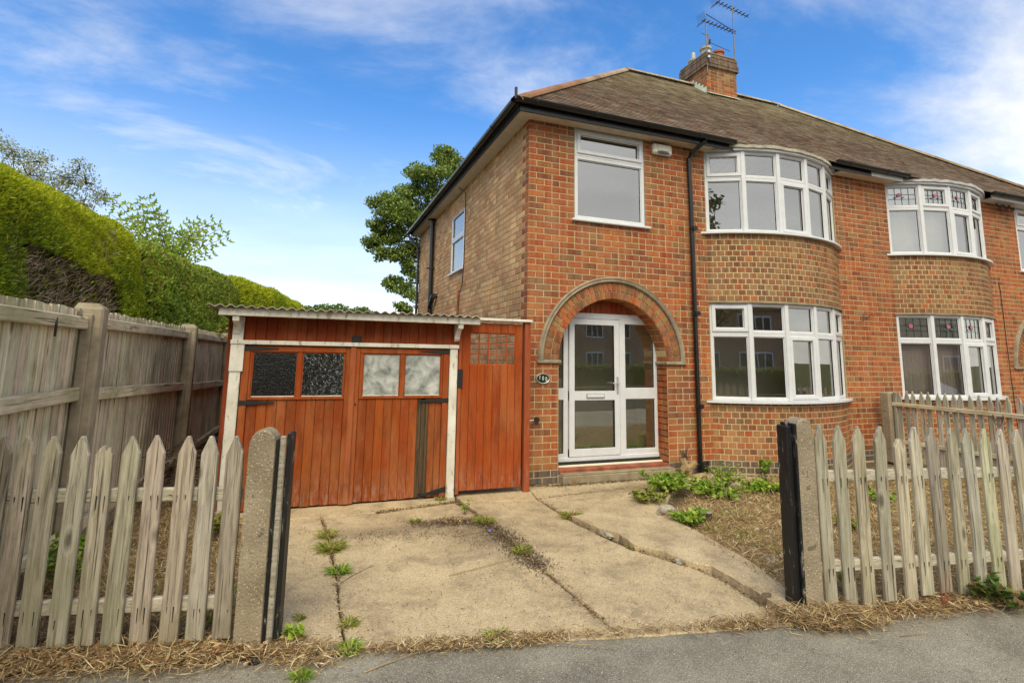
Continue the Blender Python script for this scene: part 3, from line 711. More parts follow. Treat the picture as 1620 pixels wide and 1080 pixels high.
def build_half(house, X, main):
    """X(x): mirrors local coordinates for the neighbour; x runs 0..6.48 from the house's own corner"""
    fl = not main
    def iv(a, b): return (a, b) if not fl else (X(b), X(a))
    acx = X(1.33); AR = .87
    win = (*iv(.705, 1.88), 41*HC, SOF); bayhole_g = (*iv(3.0, 5.8), 11.6*HC, 29*HC); bayhole_u = (*iv(3.0, 5.8), 41*HC, SOF)
    door = (*iv(.46, 2.2), 0, 1.585)
    a, b = iv(0, 6.48)
    wall_pieces(house, a, b, [win, (bayhole_g[0], bayhole_g[1], .0, 29*HC), (bayhole_g[0], bayhole_g[1], 41*HC, SOF-.015), (bayhole_g[0]+.02, bayhole_g[1]-.02, 29*HC, 41*HC)], (acx, 1.585, AR))
    B = Bricks()
    ba, bb = iv(3.0, 5.8)
    lay(B, a-(.006 if main else 0), b, 0, 57, front, pal_front, [win, (ba, bb, -1, 99), door], (acx, 1.585, AR+.235))
    # porch jambs
    for sx in (0, 1):
        xx = door[sx]
        for n in range(18):
            z = (n+.5)*HC
            ys = [(0, .105), (.115, .26)] if n % 2 else [(0, .225), (.235, .26)]
            for y0, y1 in ys:
                P = pal_front(n, 0); c = [(xx, y0, z-.038), (xx, y1, z-.038), (xx, y1, z+.038), (xx, y0, z+.038)]
                if sx == 0: B.quad(c, (1, 0, 0), P, .005)
                else: B.quad(c[::-1], (-1, 0, 0), P, .005)
    arch_ring(B, house, acx, 1.585, AR)
    # bay brick panels
    bcx = X(4.4); s = BAYA*BAYR
    lay(B, -s, s, 0, 12, bayplace(bcx), pal_bay, bond='h', zmax=11.45*HC, vis=1.6)
    lay(B, -s, s, 29, 41, bayplace(bcx), pal_bay, bond='h', vis=1.4)
    bw = MB()
    for z0, z1 in ((-.05, 11.5*HC), (29*HC, 41*HC)): bw = MB(); arc_slab(bw, bcx, BAYR-.2, BAYR, z0, z1, M['mortar'], n=36); bw.build('bay_wall', house)
    sl_ = MB()
    arc_slab(sl_, bcx, BAYR-.12, BAYR+.075, 11.5*HC, 11.5*HC+.03, M['upvc'], ext=.035); sl_.build('sill', house); sl_ = MB()
    arc_slab(sl_, bcx, BAYR-.12, BAYR+.075, 41*HC, 41*HC+.03, M['upvc'], ext=.035)
    sl_.build('sill', house)
    ln = MB(); arc_slab(ln, bcx, BAYR-.1, BAYR+.02, 29*HC-.03, 29*HC-.002, M['step'], ext=.012, wav=.003)
    ln.build('lintel', house)
    top = MB(); arc_slab(top, bcx, .2, BAYR+.06, SOF+.022, SOF+.07, M['lead'] if fl else M['asb'], ext=.05, wav=.014, n=30)
    arc_slab(top, bcx, BAYR-.1, BAYR+.03, SOF-.012, SOF+.022, M['upvc'], ext=.02)
    top.build('bay_roof', house, label='wavy lead flashing over the bay' if fl else 'peeling pale flashing over the bay')
    bay_windows(house, bcx, 11.5*HC+.03, 29*HC-.03, 2.02, None, (1, 0, 0, 0, 1) if not fl else (0, 0, 0, 1, 0), (0, 0, 1, 0, 0), leaded=fl, mirror=False)
    bay_windows(house, bcx, 41*HC+.03, SOF-.012, 4.46, None, (1, 0, 0, 0, 1) if not fl else (0, 1, 0, 1, 0), (0, 0, 1, 0, 0), leaded=fl, mirror=False)
    casement_window(house, *iv(.71, 1.875), 41*HC+.005, SOF-.004, 4.50)
    interior_bounce(house, a+.02, b-.02)
    return B

home = empty('brick_house', (0, 0, 0), label='red brick half of the semi with a green number plate beside its porch arch', cat='house')
nbr = empty('brick_house', (6.48, 0, 0), label='right-hand half of the semi with leaded flower panes and vertical blinds', cat='house')
B1 = build_half(home, lambda x: x, True)
# side wall with window
SW = (3.30, 4.34, 38*HC, 52.5*HC)
sw = MB()
for y0, y1, z0, z1 in ((.26, SW[0], -.05, SOF), (SW[1], 7.9, -.05, SOF), (SW[0], SW[1], -.05, SW[2]), (SW[0], SW[1], SW[3], SOF)): sw.box(0, .26, y0, y1, z0, z1, M['mortar2'])
for xx0, xx1 in ((0, 1.2), (2.2, 3.2), (5.6, 7.4), (9.8, 10.8), (11.8, 12.96)): sw.box(xx0, xx1, 7.64, 7.9, -.05, SOF, M['mortar'])
for zz0, zz1 in ((-.05, .3), (2.3, 3.4), (4.7, SOF)): sw.box(1.2, 2.2, 7.64, 7.9, zz0, zz1, M['mortar']); sw.box(3.2, 5.6, 7.64, 7.9, zz0, zz1, M['mortar']); sw.box(7.4, 9.8, 7.64, 7.9, zz0, zz1, M['mortar']); sw.box(10.8, 11.8, 7.64, 7.9, zz0, zz1, M['mortar']); sw.box(12.7, 12.96, .26, 7.64, -.05, SOF, M['mortar'])
sw.build('side_wall', home)
def pal_sidef(n, y):
    return 'red' if (y < .24 and n % 2 == 0) or (y < .13) else 'buff'
lay(B1, -.006, 7.9, 0, 57, sidep, pal_sidef, [SW], vis=.45)
B1.finish(home)
casement_window(home, SW[0]+.02, SW[1]-.02, SW[2]+.02, SW[3]-.01, 4.02, 'side', False, .03)
B2 = build_half(nbr, lambda x: 12.96-x, False); B2.finish(nbr)
# blinds, curtains behind the neighbour's panes
bl = MB()
for i in range(40):
    t = -BAYA*.97+2*BAYA*.97*i/39; x, y = arcpt(8.56, t, BAYR-.22); bl.box(-.037, .037, -.001, .001, 1.06, 2.42, M['blind'], X=RZ(t+.12, (x, y, 0)))
bl.build('vertical_blind', nbr)
cu = MB()
for i in range(30):
    if 12 < i < 22: continue
    t = -BAYA*.97+2*BAYA*.97*i/29; x, y = arcpt(8.56, t, BAYR-.2); cu.box(-.05, .05, -.002, .002, 3.62, 4.85, M['curtain'], X=RZ(t+.3*(-1)**i, (x, y, 0)))
cu.build('curtain', nbr)

# ------------------------------------------------------------------ front door and step
dz0, dy = .215, .27
dm = MB(); u = M['upvc']; pn = []; dp = MB()
def bar(mb, x0, x1, z0, z1, y0=-.03, y1=.04, m=None): mb.cbox(x0, x1, dy+y0, dy+y1, z0, z1, .005, m or u)
bar(dm, .46, 2.22, dz0, dz0+.055, -.045, .06); bar(dm, .46, 2.22, 2.18, 2.26)
bar(dm, .46, .50, dz0+.05, 2.19); bar(dm, .655, .725, dz0+.05, 2.19, -.032); bar(dm, 1.555, 1.655, dz0+.05, 2.19, -.032); bar(dm, 2.15, 2.22, dz0+.05, 2.19)
bar(dm, .49, .67, 1.04, 1.20); bar(dm, 1.64, 2.16, 1.04, 1.20); bar(dm, .49, .67, dz0+.05, .32); bar(dm, 1.64, 2.16, dz0+.05, .345)
bar(dm, .49, .67, 2.10, 2.19, -.029); bar(dm, 1.64, 2.16, 2.12, 2.19, -.029)
dfo = dm.build('door_frame', home)
for r in ((.50, .655, .32, 1.04), (.50, .655, 1.20, 2.10), (1.655, 2.15, .345, 1.04), (1.655, 2.15, 1.20, 2.12)):
    g = MB(); pane_box(g, r[0], r[1], dy+.0, dy+.006, r[2], r[3]); g.build('pane', dfo)
    k = MB()
    for q in ((r[0], r[1], r[2], r[2]+.006), (r[0], r[1], r[3]-.006, r[3]), (r[0], r[0]+.006, r[2], r[3]), (r[1]-.006, r[1], r[2], r[3])): k.box(q[0], q[1], dy-.012, dy-.001, q[2], q[3], M['gasket'])
    k.build('gasket', dfo)
x0, x1, z0, z1 = .735, 1.545, .275, 2.175
for (a, b, c, d) in ((x0, x1, z1-.085, z1), (x0, x1, z0, z0+.105), (x0, x1, 1.03, 1.16)): bar(dp, a, b, c, d, -.05, .02)
bar(dp, x0, x0+.085, z0, z1, -.0505, .02); bar(dp, x1-.085, x1, z0, z1, -.0505, .02)
for r in ((x0+.085, x1-.085, z0+.105, 1.03), (x0+.085, x1-.085, 1.16, z1-.085)):
    for q in ((r[0], r[1], r[2], r[2]+.006), (r[0], r[1], r[3]-.006, r[3]), (r[0], r[0]+.006, r[2], r[3]), (r[1]-.006, r[1], r[2], r[3])): dp.box(q[0], q[1], dy-.045, dy-.02, q[2], q[3], M['gasket'])
dob = dp.build('front_door', home, label='white plastic front door with two glass panels')
for r in ((x0+.085, x1-.085, z0+.105, 1.03), (x0+.085, x1-.085, 1.16, z1-.085)):
    g = MB(); pane_box(g, r[0], r[1], dy-.02, dy-.014, r[2], r[3]); g.build('pane', dob)
lbx = MB(); lbx.cbox(1.0, 1.29, dy-.066, dy-.049, 1.062, 1.128, .005, M['pale_metal']); lbx.cbox(1.012, 1.278, dy-.07, dy-.06, 1.074, 1.116, .003, M['upvc']); lbx.build('letterbox', dob)
hd = MB(); hd.cbox(1.49, 1.52, dy-.062, dy-.05, 1.12, 1.36, .005, M['pale_metal']); hd.tube([(1.505, dy-.06, 1.27), (1.505, dy-.10, 1.27), (1.40, dy-.10, 1.268)], .009, 8, M['pale_metal']); hd.build('handle', dob)
# red boards over the frame, threshold, step
tb = MB()
for i in range(14): x = .75+i*.085; tb.cbox(x, x+.08, .24, .262, 2.26, 2.50, .003, M['red'], jit((.26, .045, .02), .15))
tb.build('tympanum_board', home)
st = MB(); st.cbox(.475, 2.2, -.0, .262, .115, .165, .008, M['quarry']); st.cbox(.47, 2.21, -.14, -.002, -.04, .115, .015, M['step']); st.cbox(.48, 2.19, -.135, .0, .1155, .128, .006, M['step'])
st.box(.47, 2.2, .2, .262, .165, dz0, M['iron'])
st.build('doorstep', home, label='low concrete doorstep with red painted tread')
mbk = MB(); mbk.box(.46, 2.2, .0, .3, -.05, .11, M['step']); mbk.build('threshold', home)
# air vent
av = MB()
for i in range(5):
    for j in range(4): av.box(2.73+i*.03, 2.75+i*.03, -.012, -.004, .02+j*.036, .04+j*.036, M['iron'])
av.box(2.72, 2.885, -.01, .0, .01, .165, M['black']); av.build('air_brick', home)

# ------------------------------------------------------------------ roof
SL = math.hypot(4.1, 3.52); EY, EZ = -.30, 4.985
def roofp(s, x=0): t = s/SL; return (x, EY+4.1*t, EZ+3.52*t)
for house, xa, xb in ((home, -.30, 6.48), (nbr, 6.48, 13.26)):
    rb = MB()
    if house is home: rb.add([(-.27, -.27, 4.97), (6.48, -.27, 4.97), (6.48, 3.8, 8.46), (4.05, 3.8, 8.46)], [(0, 1, 2, 3)], M['dark']); rb.add([(-.27, -.27, 4.97), (4.05, 3.8, 8.46), (-.27, 8.1, 4.97)], [(0, 1, 2)], M['roof'], (.17, .13, .10)); rb.add([(4.05, 3.8, 8.46), (6.48, 3.8, 8.46), (6.48, 8.1, 4.97), (-.27, 8.1, 4.97)], [(0, 1, 2, 3)], M['roof'], (.17, .13, .10))
    else: rb.add([(6.48, -.27, 4.97), (13.23, -.27, 4.97), (8.91, 3.8, 8.46), (6.48, 3.8, 8.46)], [(0, 1, 2, 3)], M['dark']); rb.add([(13.23, -.27, 4.97), (13.23, 8.1, 4.97), (8.91, 3.8, 8.46)], [(0, 1, 2)], M['roof'], (.17, .13, .10)); rb.add([(6.48, 3.8, 8.46), (8.91, 3.8, 8.46), (13.23, 8.1, 4.97), (6.48, 8.1, 4.97)], [(0, 1, 2, 3)], M['roof'], (.17, .13, .10))
    rf = rb.build('roof', house)
TC = [(.23, .165, .12), (.20, .145, .11), (.27, .20, .15), (.17, .125, .095), (.24, .155, .11), (.30, .235, .18), (.22, .18, .145), (.19, .125, .09)]
tiles = []
ROWS = 54
for r in range(ROWS):
    s0 = r*SL/ROWS; t = s0/SL; xl = -.30+4.35*t; xr = 13.26-4.35*t
    off = (r % 2)*.0825; k0 = int((xl-off)/.165)-1; x = k0*.165+off
    while x < xr:
        a, b = max(x+.0015, xl), min(x+.1635, xr)
        if b-a > .03: tiles.append(((a+b)/2, s0, b-a))
        x += .165
ra = math.atan2(3.52, 4.1)
def tile_geo(w, ln=.17):
    a = w/2; th = .016; lift = .027
    return [(-a, 0, lift-th), (a, 0, lift-th), (a, 0, lift), (-a, 0, lift), (-a, ln, .0), (a, ln, .0), (a, ln, .004), (-a, ln, .004)], [(0, 1, 2, 3), (3, 2, 6, 7), (0, 3, 7, 4), (1, 5, 6, 2)]
RX = Matrix.Rotation(ra, 4, 'X')
for house, cond in ((home, lambda x: x < 6.48), (nbr, lambda x: x >= 6.48)):
    T = [q for q in tiles if cond(q[0])]
    T.sort(key=lambda q: np.linalg.norm(np.array(roofp(q[1], q[0]))-CAM))
    cache = []
    for c in TC:
        b = MB(); v, f = tile_geo(.162); b.add(v, f, M['roof'], c); cache.append(b.mesh('roof_tile'))
    for (x, s0, w) in T[:300]:
        o = bpy.data.objects.new('roof_tile', random.choice(cache)); COL.objects.link(o); o.parent = house
        o.location = roofp(s0, x); o.scale = (w/.162, 1, 1); o.rotation_euler = (ra+random.gauss(0, .012), 0, random.gauss(0, .004))
    b = MB()
    for (x, s0, w) in T[300:]:
        v, f = tile_geo(w); b.add(v, f, M['roof'], jit(random.choice(TC), .12), Matrix.Translation(roofp(s0, x)) @ RX @ Matrix.Rotation(random.gauss(0, .012), 4, 'X') @ Matrix.Rotation(random.gauss(0, .004), 4, 'Z'))
    b.build('roof_tiling', house, kind='stuff')
# hip and ridge tiles
def ridge_tile(p, q, parent, col, r=.095):
    p, q = Vector(p), Vector(q); d = (q-p); ln = d.length; d.normalize()
    side = d.cross(Vector((0, 0, 1))).normalized(); up = side.cross(d); n = 8; v = []
    for s_, rr in ((0, r), (1.06, r*.93)):
        for k in range(n+1):
            a = PI*k/n; v.append(tuple(p+d*ln*s_+side*math.cos(a)*rr+up*(math.sin(a)*rr*.85-.01)))
    f = [(k, k+1, n+2+k, n+1+k) for k in range(n)]+[tuple(range(n+1))]
    b = MB(); b.add(v, f, M['roof'], col); o = b.build('ridge_tile', parent); shade(o, 50)
HL = (-.30, -.30, 5.0); HT = (4.05, 3.8, 8.53)
for i in range(20):
    a = [HL[k]+(HT[k]-HL[k])*i/20 for k in range(3)]; c = [HL[k]+(HT[k]-HL[k])*(i+1)/20 for k in range(3)]
    ridge_tile(c, a, home, jit((.28, .15, .085), .22))
for i in range(16):
    xa = 4.05+4.86*i/16; xb = 4.05+4.86*(i+1)/16
    ridge_tile((xa, 3.8, 8.54), (xb, 3.8, 8.54), home if xb < 6.6 else nbr, jit((.22, .17, .12) if i % 3 else (.27, .15, .09), .2))
HR = (13.26, -.30, 5.0); HT2 = (8.91, 3.8, 8.53)
for i in range(20):
    a = [HR[k]+(HT2[k]-HR[k])*i/20 for k in range(3)]; c = [HR[k]+(HT2[k]-HR[k])*(i+1)/20 for k in range(3)]
    ridge_tile(c, a, nbr, jit((.26, .17, .10), .2))
# soffits, fascias, gutters
sf = MB(); sf.cbox(-.22, 3.05, -.22, .0, SOF, SOF+.018, .003, M['soffit']); sf.build('soffit', home); sf = MB(); sf.cbox(-.22, 0, .001, 8.1, SOF, SOF+.018, .003, M['soffit'])
sf.build('soffit', home); sf = MB(); sf.cbox(5.78, 6.48, -.22, .0, SOF-.0, SOF+.018, .003, M['soffit'])
sf.build('soffit', home)
fs = MB(); fs.cbox(-.235, 3.4, -.245, -.222, SOF-.02, SOF+.13, .004, M['black']); fs.build('fascia', home); fs = MB(); fs.cbox(-.245, -.222, -.22, 8.1, SOF-.02, SOF+.13, .004, M['black']); fs.build('fascia', home); fs = MB(); fs.cbox(5.45, 6.48, -.243, -.222, SOF-.01, SOF+.11, .004, M['black'])
fs.build('fascia', home)
s2 = MB(); s2.cbox(6.482, 7.2, -.22, 0, SOF, SOF+.018, .003, M['soffit']); s2.build('soffit', nbr); s2 = MB(); s2.cbox(9.9, 13.1, -.22, 0, SOF, SOF+.018, .003, M['upvc']); s2.build('soffit', nbr)
f2 = MB(); f2.cbox(6.482, 7.3, -.245, -.221, SOF-.005, SOF+.10, .004, M['upvc']); f2.build('fascia', nbr, label='white fascia board'); f2 = MB(); f2.cbox(9.9, 13.1, -.245, -.221, SOF-.005, SOF+.10, .004, M['upvc']); f2.build('fascia', nbr, label='white fascia board')
def gutter(parent, p, q, mat='black', brackets=None, droop=0, r=.058):
    p, q = Vector(p), Vector(q); d = (q-p).normalized(); side = d.cross(Vector((0, 0, 1))).normalized(); v = []; n = 8; st_ = 14
    for i in range(st_+1):
        c = p+(q-p)*i/st_-Vector((0, 0, droop*math.sin(PI*i/st_)))
        for rr in (r, r-.005):
            for k in range(n+1):
                a = PI+PI*k/n; v.append(tuple(c+side*math.cos(a)*rr+Vector((0, 0, math.sin(a)*rr*1.05+.03))))
    m = 2*(n+1); f = []
    for i in range(st_):
        for k in range(n): f.append((i*m+k, i*m+k+1, (i+1)*m+k+1, (i+1)*m+k)); f.append((i*m+n+1+k+1, i*m+n+1+k, (i+1)*m+n+1+k, (i+1)*m+n+1+k+1))
        f.append((i*m, (i+1)*m, (i+1)*m+n+1, i*m+n+1)); f.append((i*m+n, i*m+m-1, (i+1)*m+m-1, (i+1)*m+n))
    for i in (0, st_): f.append(tuple(i*m+k for k in range(n+1))); 
    b = MB(); b.add(v, f, M[mat]); o = b.build('gutter', parent); shade(o, 50)
    ln = (q-p).length; k = 0
    while k*.9+.3 < ln:
        c = p+d*(k*.9+.3); g = MB(); gv = []
        for w_ in (-.014, .014):
            for j in range(n+1):
                a = PI+PI*j/n; gv.append(tuple(c+d*w_+side*math.cos(a)*(r+.006)+Vector((0, 0, math.sin(a)*(r+.006)*1.05+.03))))
        g.add(gv, [(j, j+1, n+2+j, n+1+j) for j in range(n)], M['iron']); g.build('bracket', o); k += 1
    return o
GZ = SOF+.095
gutter(home, (-.33, -.305, GZ), (3.35, -.305, GZ-.02)); gutter(home, (-.305, 8.15, GZ-.02), (-.305, -.25, GZ))
gutter(home, (5.55, -.305, GZ), (6.48, -.305, GZ-.01)); gutter(nbr, (6.48, -.306, GZ-.01), (7.35, -.306, GZ-.01)); gutter(nbr, (9.8, -.305, GZ-.02), (13.2, -.305, GZ))
def pipe(parent, pts, r, name='downpipe', collars=(), mat='black', lab=None):
    b = MB(); b.tube(pts, r, 12, M[mat])
    for z in collars:
        x, y = pts[-1][0], pts[-1][1]; b.tube([(x, y, z-.03), (x, y, z+.03)], r*1.22, 12, M[mat]); b.box(x-r*2, x+r*2, y+r*.2, y+r*1.4, z-.012, z+.012, M['iron'])
    o = b.build(name, parent, label=lab); shade(o, 50); return o
pipe(home, [(2.80, -.305, GZ), (2.80, -.29, GZ-.07), (2.68, -.10, SOF-.12), (2.665, -.055, SOF-.20), (2.68, -.055, 3.9), (2.695, -.055, .06), (2.70, -.10, .02)], .034, collars=(.14, .95, 2.3, 3.6))
pipe(home, [(-.306, 8.1, GZ), (-.30, 8.08, GZ-.1), (-.07, 7.85, SOF-.35), (-.06, 7.82, 4.2), (-.06, 7.8, .0)], .034, collars=(4.45, 2.9))
sp = pipe(home, [(-.08, 5.95, SOF-.0), (-.08, 5.94, 4.0), (-.08, 5.93, .0)], .055, 'soil_pipe', (4.9, 3.7))
e = MB(); e.tube([(.0, 5.5, 3.0), (-.09, 5.55, 2.98), (-.09, 5.93, 2.75)], .05, 12, M['black']); e.tube([(-.085, 5.5, 2.99), (-.085, 5.62, 2.95)], .06, 12, M['black']); shade(e.build('waste_branch', sp))
cb = MB(); cb.tube([(-.12, 3.35, SOF), (-.02, 3.22, SOF-.12), (-.015, 3.2, 4.3), (-.015, 3.22, 3.4), (-.015, 3.3, 3.0), (-.015, 3.45, 2.85)], .008, 6, M['iron'])
cb.tube([(-.03, 3.5, 2.9), (-.03, 3.55, 2.1)], .02, 8, M['quarry']); cb.build('cable', home)
cw = MB(); cw.tube([(11.0-.75, -.012, 3.25), (10.28, -.012, 3.1), (10.29, -.012, 2.0), (10.33, -.012, .4)], .006, 5, M['iron']); cw.build('cable', nbr)
br = MB(); br.tube([(6.2, -.02, 2.32), (6.2, -.10, 2.33), (6.2, -.10, 2.46)], .006, 5, M['metal']); br.tube([(6.38, -.01, 2.38), (6.42, -.1, 2.46), (6.55, -.02, 2.42)], .005, 5, M['iron']); br.build('wall_hook', home)
# clutter of cameras under the neighbour's eaves
ck = MB()
for dx in (0, .22, .42):
    ck.tube([(10.33+dx, -.08, SOF-.01), (10.33+dx, -.12, SOF-.09)], .012, 6, M['iron']); ck.tube([(10.28+dx, -.17, SOF-.12), (10.42+dx, -.10, SOF-.07)], .032, 8, M['iron'])
tag(ck.build('floodlight', None), 'small black spotlights clustered under the right-hand eaves', 'light')

# flue behind
fl_ = MB(); fl_.tube([(1.2, 7.0, 5.5), (1.2, 7.0, 6.1)], .06, 10, M['pale_metal']); fl_.build('flue', home)
ven = MB(); ven.tube([(-.33, -.33, 5.0), (-.33, -.33, 5.16)], .02, 6, M['iron']); ven.build('finial', home)

# ------------------------------------------------------------------ chimney (a part of the roof)
ch = MB(); cx0, cx1, cy0, cy1, cz0, cz1 = 6.05, 6.97, 3.3, 4.25, 7.7, 9.18
ch.box(cx0, cx1, cy0, cy1, cz0, cz1, M['mortar'], (.5, .5, .5))
rows = int((cz1-cz0)/.085)
for r in range(rows):
    z = cz0+r*.085; ex = .03 if r >= rows-4 else (.0); ex += .02 if rows-4 <= r < rows-2 else 0
    pal = lambda: jit(random.choice(PAL['red' if r < rows-8 else 'brown']), .3) if r < rows-4 else jit((.13, .10, .08), .2)
    for (ax, a0, a1) in (('f', cx0-ex, cx1+ex), ('l', cy0-ex, cy1+ex), ('r', cy0-ex, cy1+ex), ('b', cx0-ex, cx1+ex)):
        x = a0-(.1175 if r % 2 else 0)
        while x < a1:
            p, q = max(x, a0), min(x+.225, a1)
            if q-p > .03:
                if ax == 'f': ch.cbox(p, q, cy0-ex-.006, cy0+.05, z+.005, z+.078, .003, M['brick'], pal())
                elif ax == 'b': ch.box(p, q, cy1-.05, cy1+ex+.006, z+.005, z+.078, M['brick'], pal())
                elif ax == 'l': ch.cbox(cx0-ex-.006, cx0+.05, p, q, z+.005, z+.078, .003, M['brick'], pal())
                else: ch.box(cx1-.05, cx1+ex+.006, p, q, z+.005, z+.078, M['brick'], pal())
            x += .235
ch.cbox(cx0-.02, cx1+.02, cy0-.02, cy1+.02, cz1-.01, cz1+.03, .01, M['step'])
cho = ch.build('chimney', home, label='red brick chimney stack straddling the ridge')
def pot(x, y, col, r, h):
    b = MB(); pts = [(x, y, cz1+.02), (x, y, cz1+.06), (x, y, cz1+h*.75), (x, y, cz1+h*.8), (x, y, cz1+h)]
    b.tube(pts, r, 14, M[col], rr=[r*1.15, r, r*.9, r*1.12, r*1.1]); shade(b.build('chimney_pot', cho), 35)
pot(6.25, 3.52, 'asb', .13, .28); pot(6.68, 3.55, 'terracotta', .13, .30); pot(6.3, 4.05, 'asb', .12, .25)
b = MB(); b.tube([(6.3, 4.05, cz1+.25), (6.3, 4.05, cz1+.45)], .06, 10, M['pale_metal']); b.build('cowl', cho)
fl = MB()
fl.box(cx0-.05, cx1+.05, cy0-.15, cy0-.008, 7.915, 7.93, M['flash'], X=Matrix.Translation((0, 0, 0)))
fl.add([(cx0-.03, cy0-.012, 7.97), (cx1+.03, cy0-.012, 7.97), (cx1+.03, cy0-.012, 8.14), (cx0-.03, cy0-.012, 8.14)], [(0, 1, 2, 3)], M['flash'])
fl.add([(cx0-.03, cy0-.013, 8.14), (cx1+.03, cy0-.013, 8.14), (cx1+.06, cy0-.16, 8.03), (cx0-.06, cy0-.16, 8.03)], [(0, 1, 2, 3)], M['flash'])
for i in range(5):
    y = cy0+i*.11; z = 8.12+i*.095; fl.add([(cx0-.012, y, z-.05), (cx0-.012, y+.11, z+.045), (cx0-.012, y+.11, z+.17), (cx0-.012, y, z+.17)], [(0, 1, 2, 3)], M['flash']); fl.add([(cx1+.012, y, z-.05), (cx1+.012, y+.11, z+.045), (cx1+.012, y+.11, z+.17), (cx1+.012, y, z+.17)], [(0, 1, 2, 3)], M['flash'])
fl.build('flashing', cho)

# aerials
def aerial(label, base, top, boom_z, ang, ln, nel, grp='television aerials on the chimney', back=.25, tilt=0):
    r = empty('tv_aerial', base, label=label, cat='aerial', group=grp)
    b = MB(); b.tube([base, (base[0], base[1], top)], .014, 6, M['metal']); b.build('mast', r)
    c = Vector((base[0], base[1], boom_z)); d = Vector((math.cos(ang), math.sin(ang), tilt)).normalized(); s_ = Vector((-math.sin(ang), math.cos(ang), 0))
    b = MB(); b.tube([c-d*back, c+d*ln], .011, 6, M['metal'])
    for i in range(nel):
        p = c-d*back+d*((ln+back)*(i+.5)/nel); w = .075; b.tube([p-s_*w+Vector((0, 0, .012)), p+s_*w+Vector((0, 0, .012))], .009, 5, M['iron']); b.tube([p-s_*w*.5+Vector((0, 0, .03)), p+s_*w*.5+Vector((0, 0, .03))], .007, 5, M['iron'])
    for k in (-1, 1):
        for j in range(4): z = k*(.03+.035*j); p = c-d*(back+.02*j)+Vector((0, 0, z)); b.tube([p-s_*.14, p+s_*.14], .005, 4, M['metal'])
    b.build('antenna_array', r); return r
aerial('tall aerial on the right corner of the chimney, topmost boom', (7.02, 3.35, 8.35), 10.75, 10.62, .15, .62, 9, back=.62)
aerial('aerial on the left mast with a row of short rods', (6.05, 3.26, 8.6), 10.22, 9.98, .1, 1.05, 9, back=.12)
a3 = empty('tv_aerial', (6.42, 3.6, 9.2), label='short thin aerial between the two taller masts', cat='aerial', group='television aerials on the chimney')
b = MB(); b.tube([(6.42, 3.6, 9.2), (6.42, 3.6, 9.95)], .013, 6, M['metal']); b.build('mast', a3)
b = MB(); b.tube([(6.2, 3.6, 9.92), (6.42, 3.6, 9.88)], .006, 5, M['metal']); b.tube([(6.45, 3.6, 9.72), (7.15, 3.65, 9.66)], .008, 5, M['metal']); b.tube([(6.38, 3.5, 9.72), (6.55, 3.7, 9.76)], .02, 6, M['iron']); b.build('antenna_array', a3)
b = MB(); b.tube([(6.05, 3.26, 10.2), (7.02, 3.35, 10.02)], .011, 5, M['metal']); tag(b.build('aerial_strut'), 'thin metal strut linking the two tall aerial masts', 'aerial strut')
b = MB(); b.tube([(6.08, 3.24, 9.25), (6.02, 3.22, 9.0), (6.1, 3.22, 8.85), (6.04, 3.22, 8.75)], .012, 6, M['iron']); b.cbox(6.05, 6.11, 3.2, 3.25, 9.0, 9.06, .006, M['upvc']); b.cbox(6.05, 6.11, 3.2, 3.25, 9.14, 9.2, .006, M['upvc']); tag(b.build('aerial_bracket'), 'black cable and white clips on the chimney corner', 'bracket')

# wall things
b = MB(); b.cbox(2.0, 2.34, -.09, -.005, 4.70, 4.865, .022, M['alarm']); b.cbox(2.07, 2.28, -.098, -.088, 4.75, 4.845, .006, M['alarm'])
alarm = b.build('alarm_box'); tag(alarm, 'cream burglar alarm box below the eaves beside the small upper window', 'alarm box')
b = MB(); n = 16; v = [(2.17+.11*math.cos(2*PI*k/n), -.094, 4.725+.022*math.sin(2*PI*k/n)) for k in range(n)]+[(2.17+.10*math.cos(2*PI*k/n), -.102, 4.725+.017*math.sin(2*PI*k/n)) for k in range(n)]
b.add(v, [(k, (k+1) % n, n+(k+1) % n, n+k) for k in range(n)]+[tuple(range(n, 2*n))], M['blue']); b.build('lens', alarm)
b = MB(); n = 28; cx, cz = .228, 1.342
v = []
for (ra_, rb_, y) in ((.10, .07, -.008), (.10, .07, -.02), (.094, .064, -.026), (.086, .056, -.020), (.0, .0, -.020)):
    v += [(cx+ra_*math.cos(2*PI*k/n), y, cz+rb_*math.sin(2*PI*k/n)) for k in range(n)]
f = [(j*n+k, j*n+(k+1) % n, (j+1)*n+(k+1) % n, (j+1)*n+k) for j in range(3) for k in range(n)]
b.add(v[:4*n], f, M['pale_metal']); b.add([(cx+.087*math.cos(2*PI*k/n), -.0195, cz+.057*math.sin(2*PI*k/n)) for k in range(n)], [tuple(range(n))], M['green'])
npl = b.build('number_plate'); tag(npl, 'oval dark green house number plate reading 100', 'number plate')
def text(body, size, loc, rot, mat, parent, name, ext=.002, sx=1):
    c = bpy.data.curves.new(name, 'FONT'); c.body = body; c.size = size; c.extrude = ext; c.align_x = 'CENTER'; c.align_y = 'CENTER'; c.offset = .0012
    t = bpy.data.objects.new(name, c); COL.objects.link(t); t.location = loc; t.rotation_euler = rot; t.scale = (sx, 1, 1)
    bpy.context.view_layer.update(); dg = bpy.context.evaluated_depsgraph_get(); me = bpy.data.meshes.new_from_object(t.evaluated_get(dg)); me.materials.clear(); me.materials.append(mat)
    o = bpy.data.objects.new(name, me); COL.objects.link(o); o.matrix_world = t.matrix_world; o.parent = parent; bpy.data.objects.remove(t); return o
for ch_, dx, dz_, rt in (('1', -.047, .012, .12), ('0', .0, .0, 0), ('0', .046, -.010, -.08)):
    text(ch_, .075, (cx+dx, -.022, cz+dz_), (PI/2, rt, 0), M['numeral'], npl, 'numeral', sx=.72)
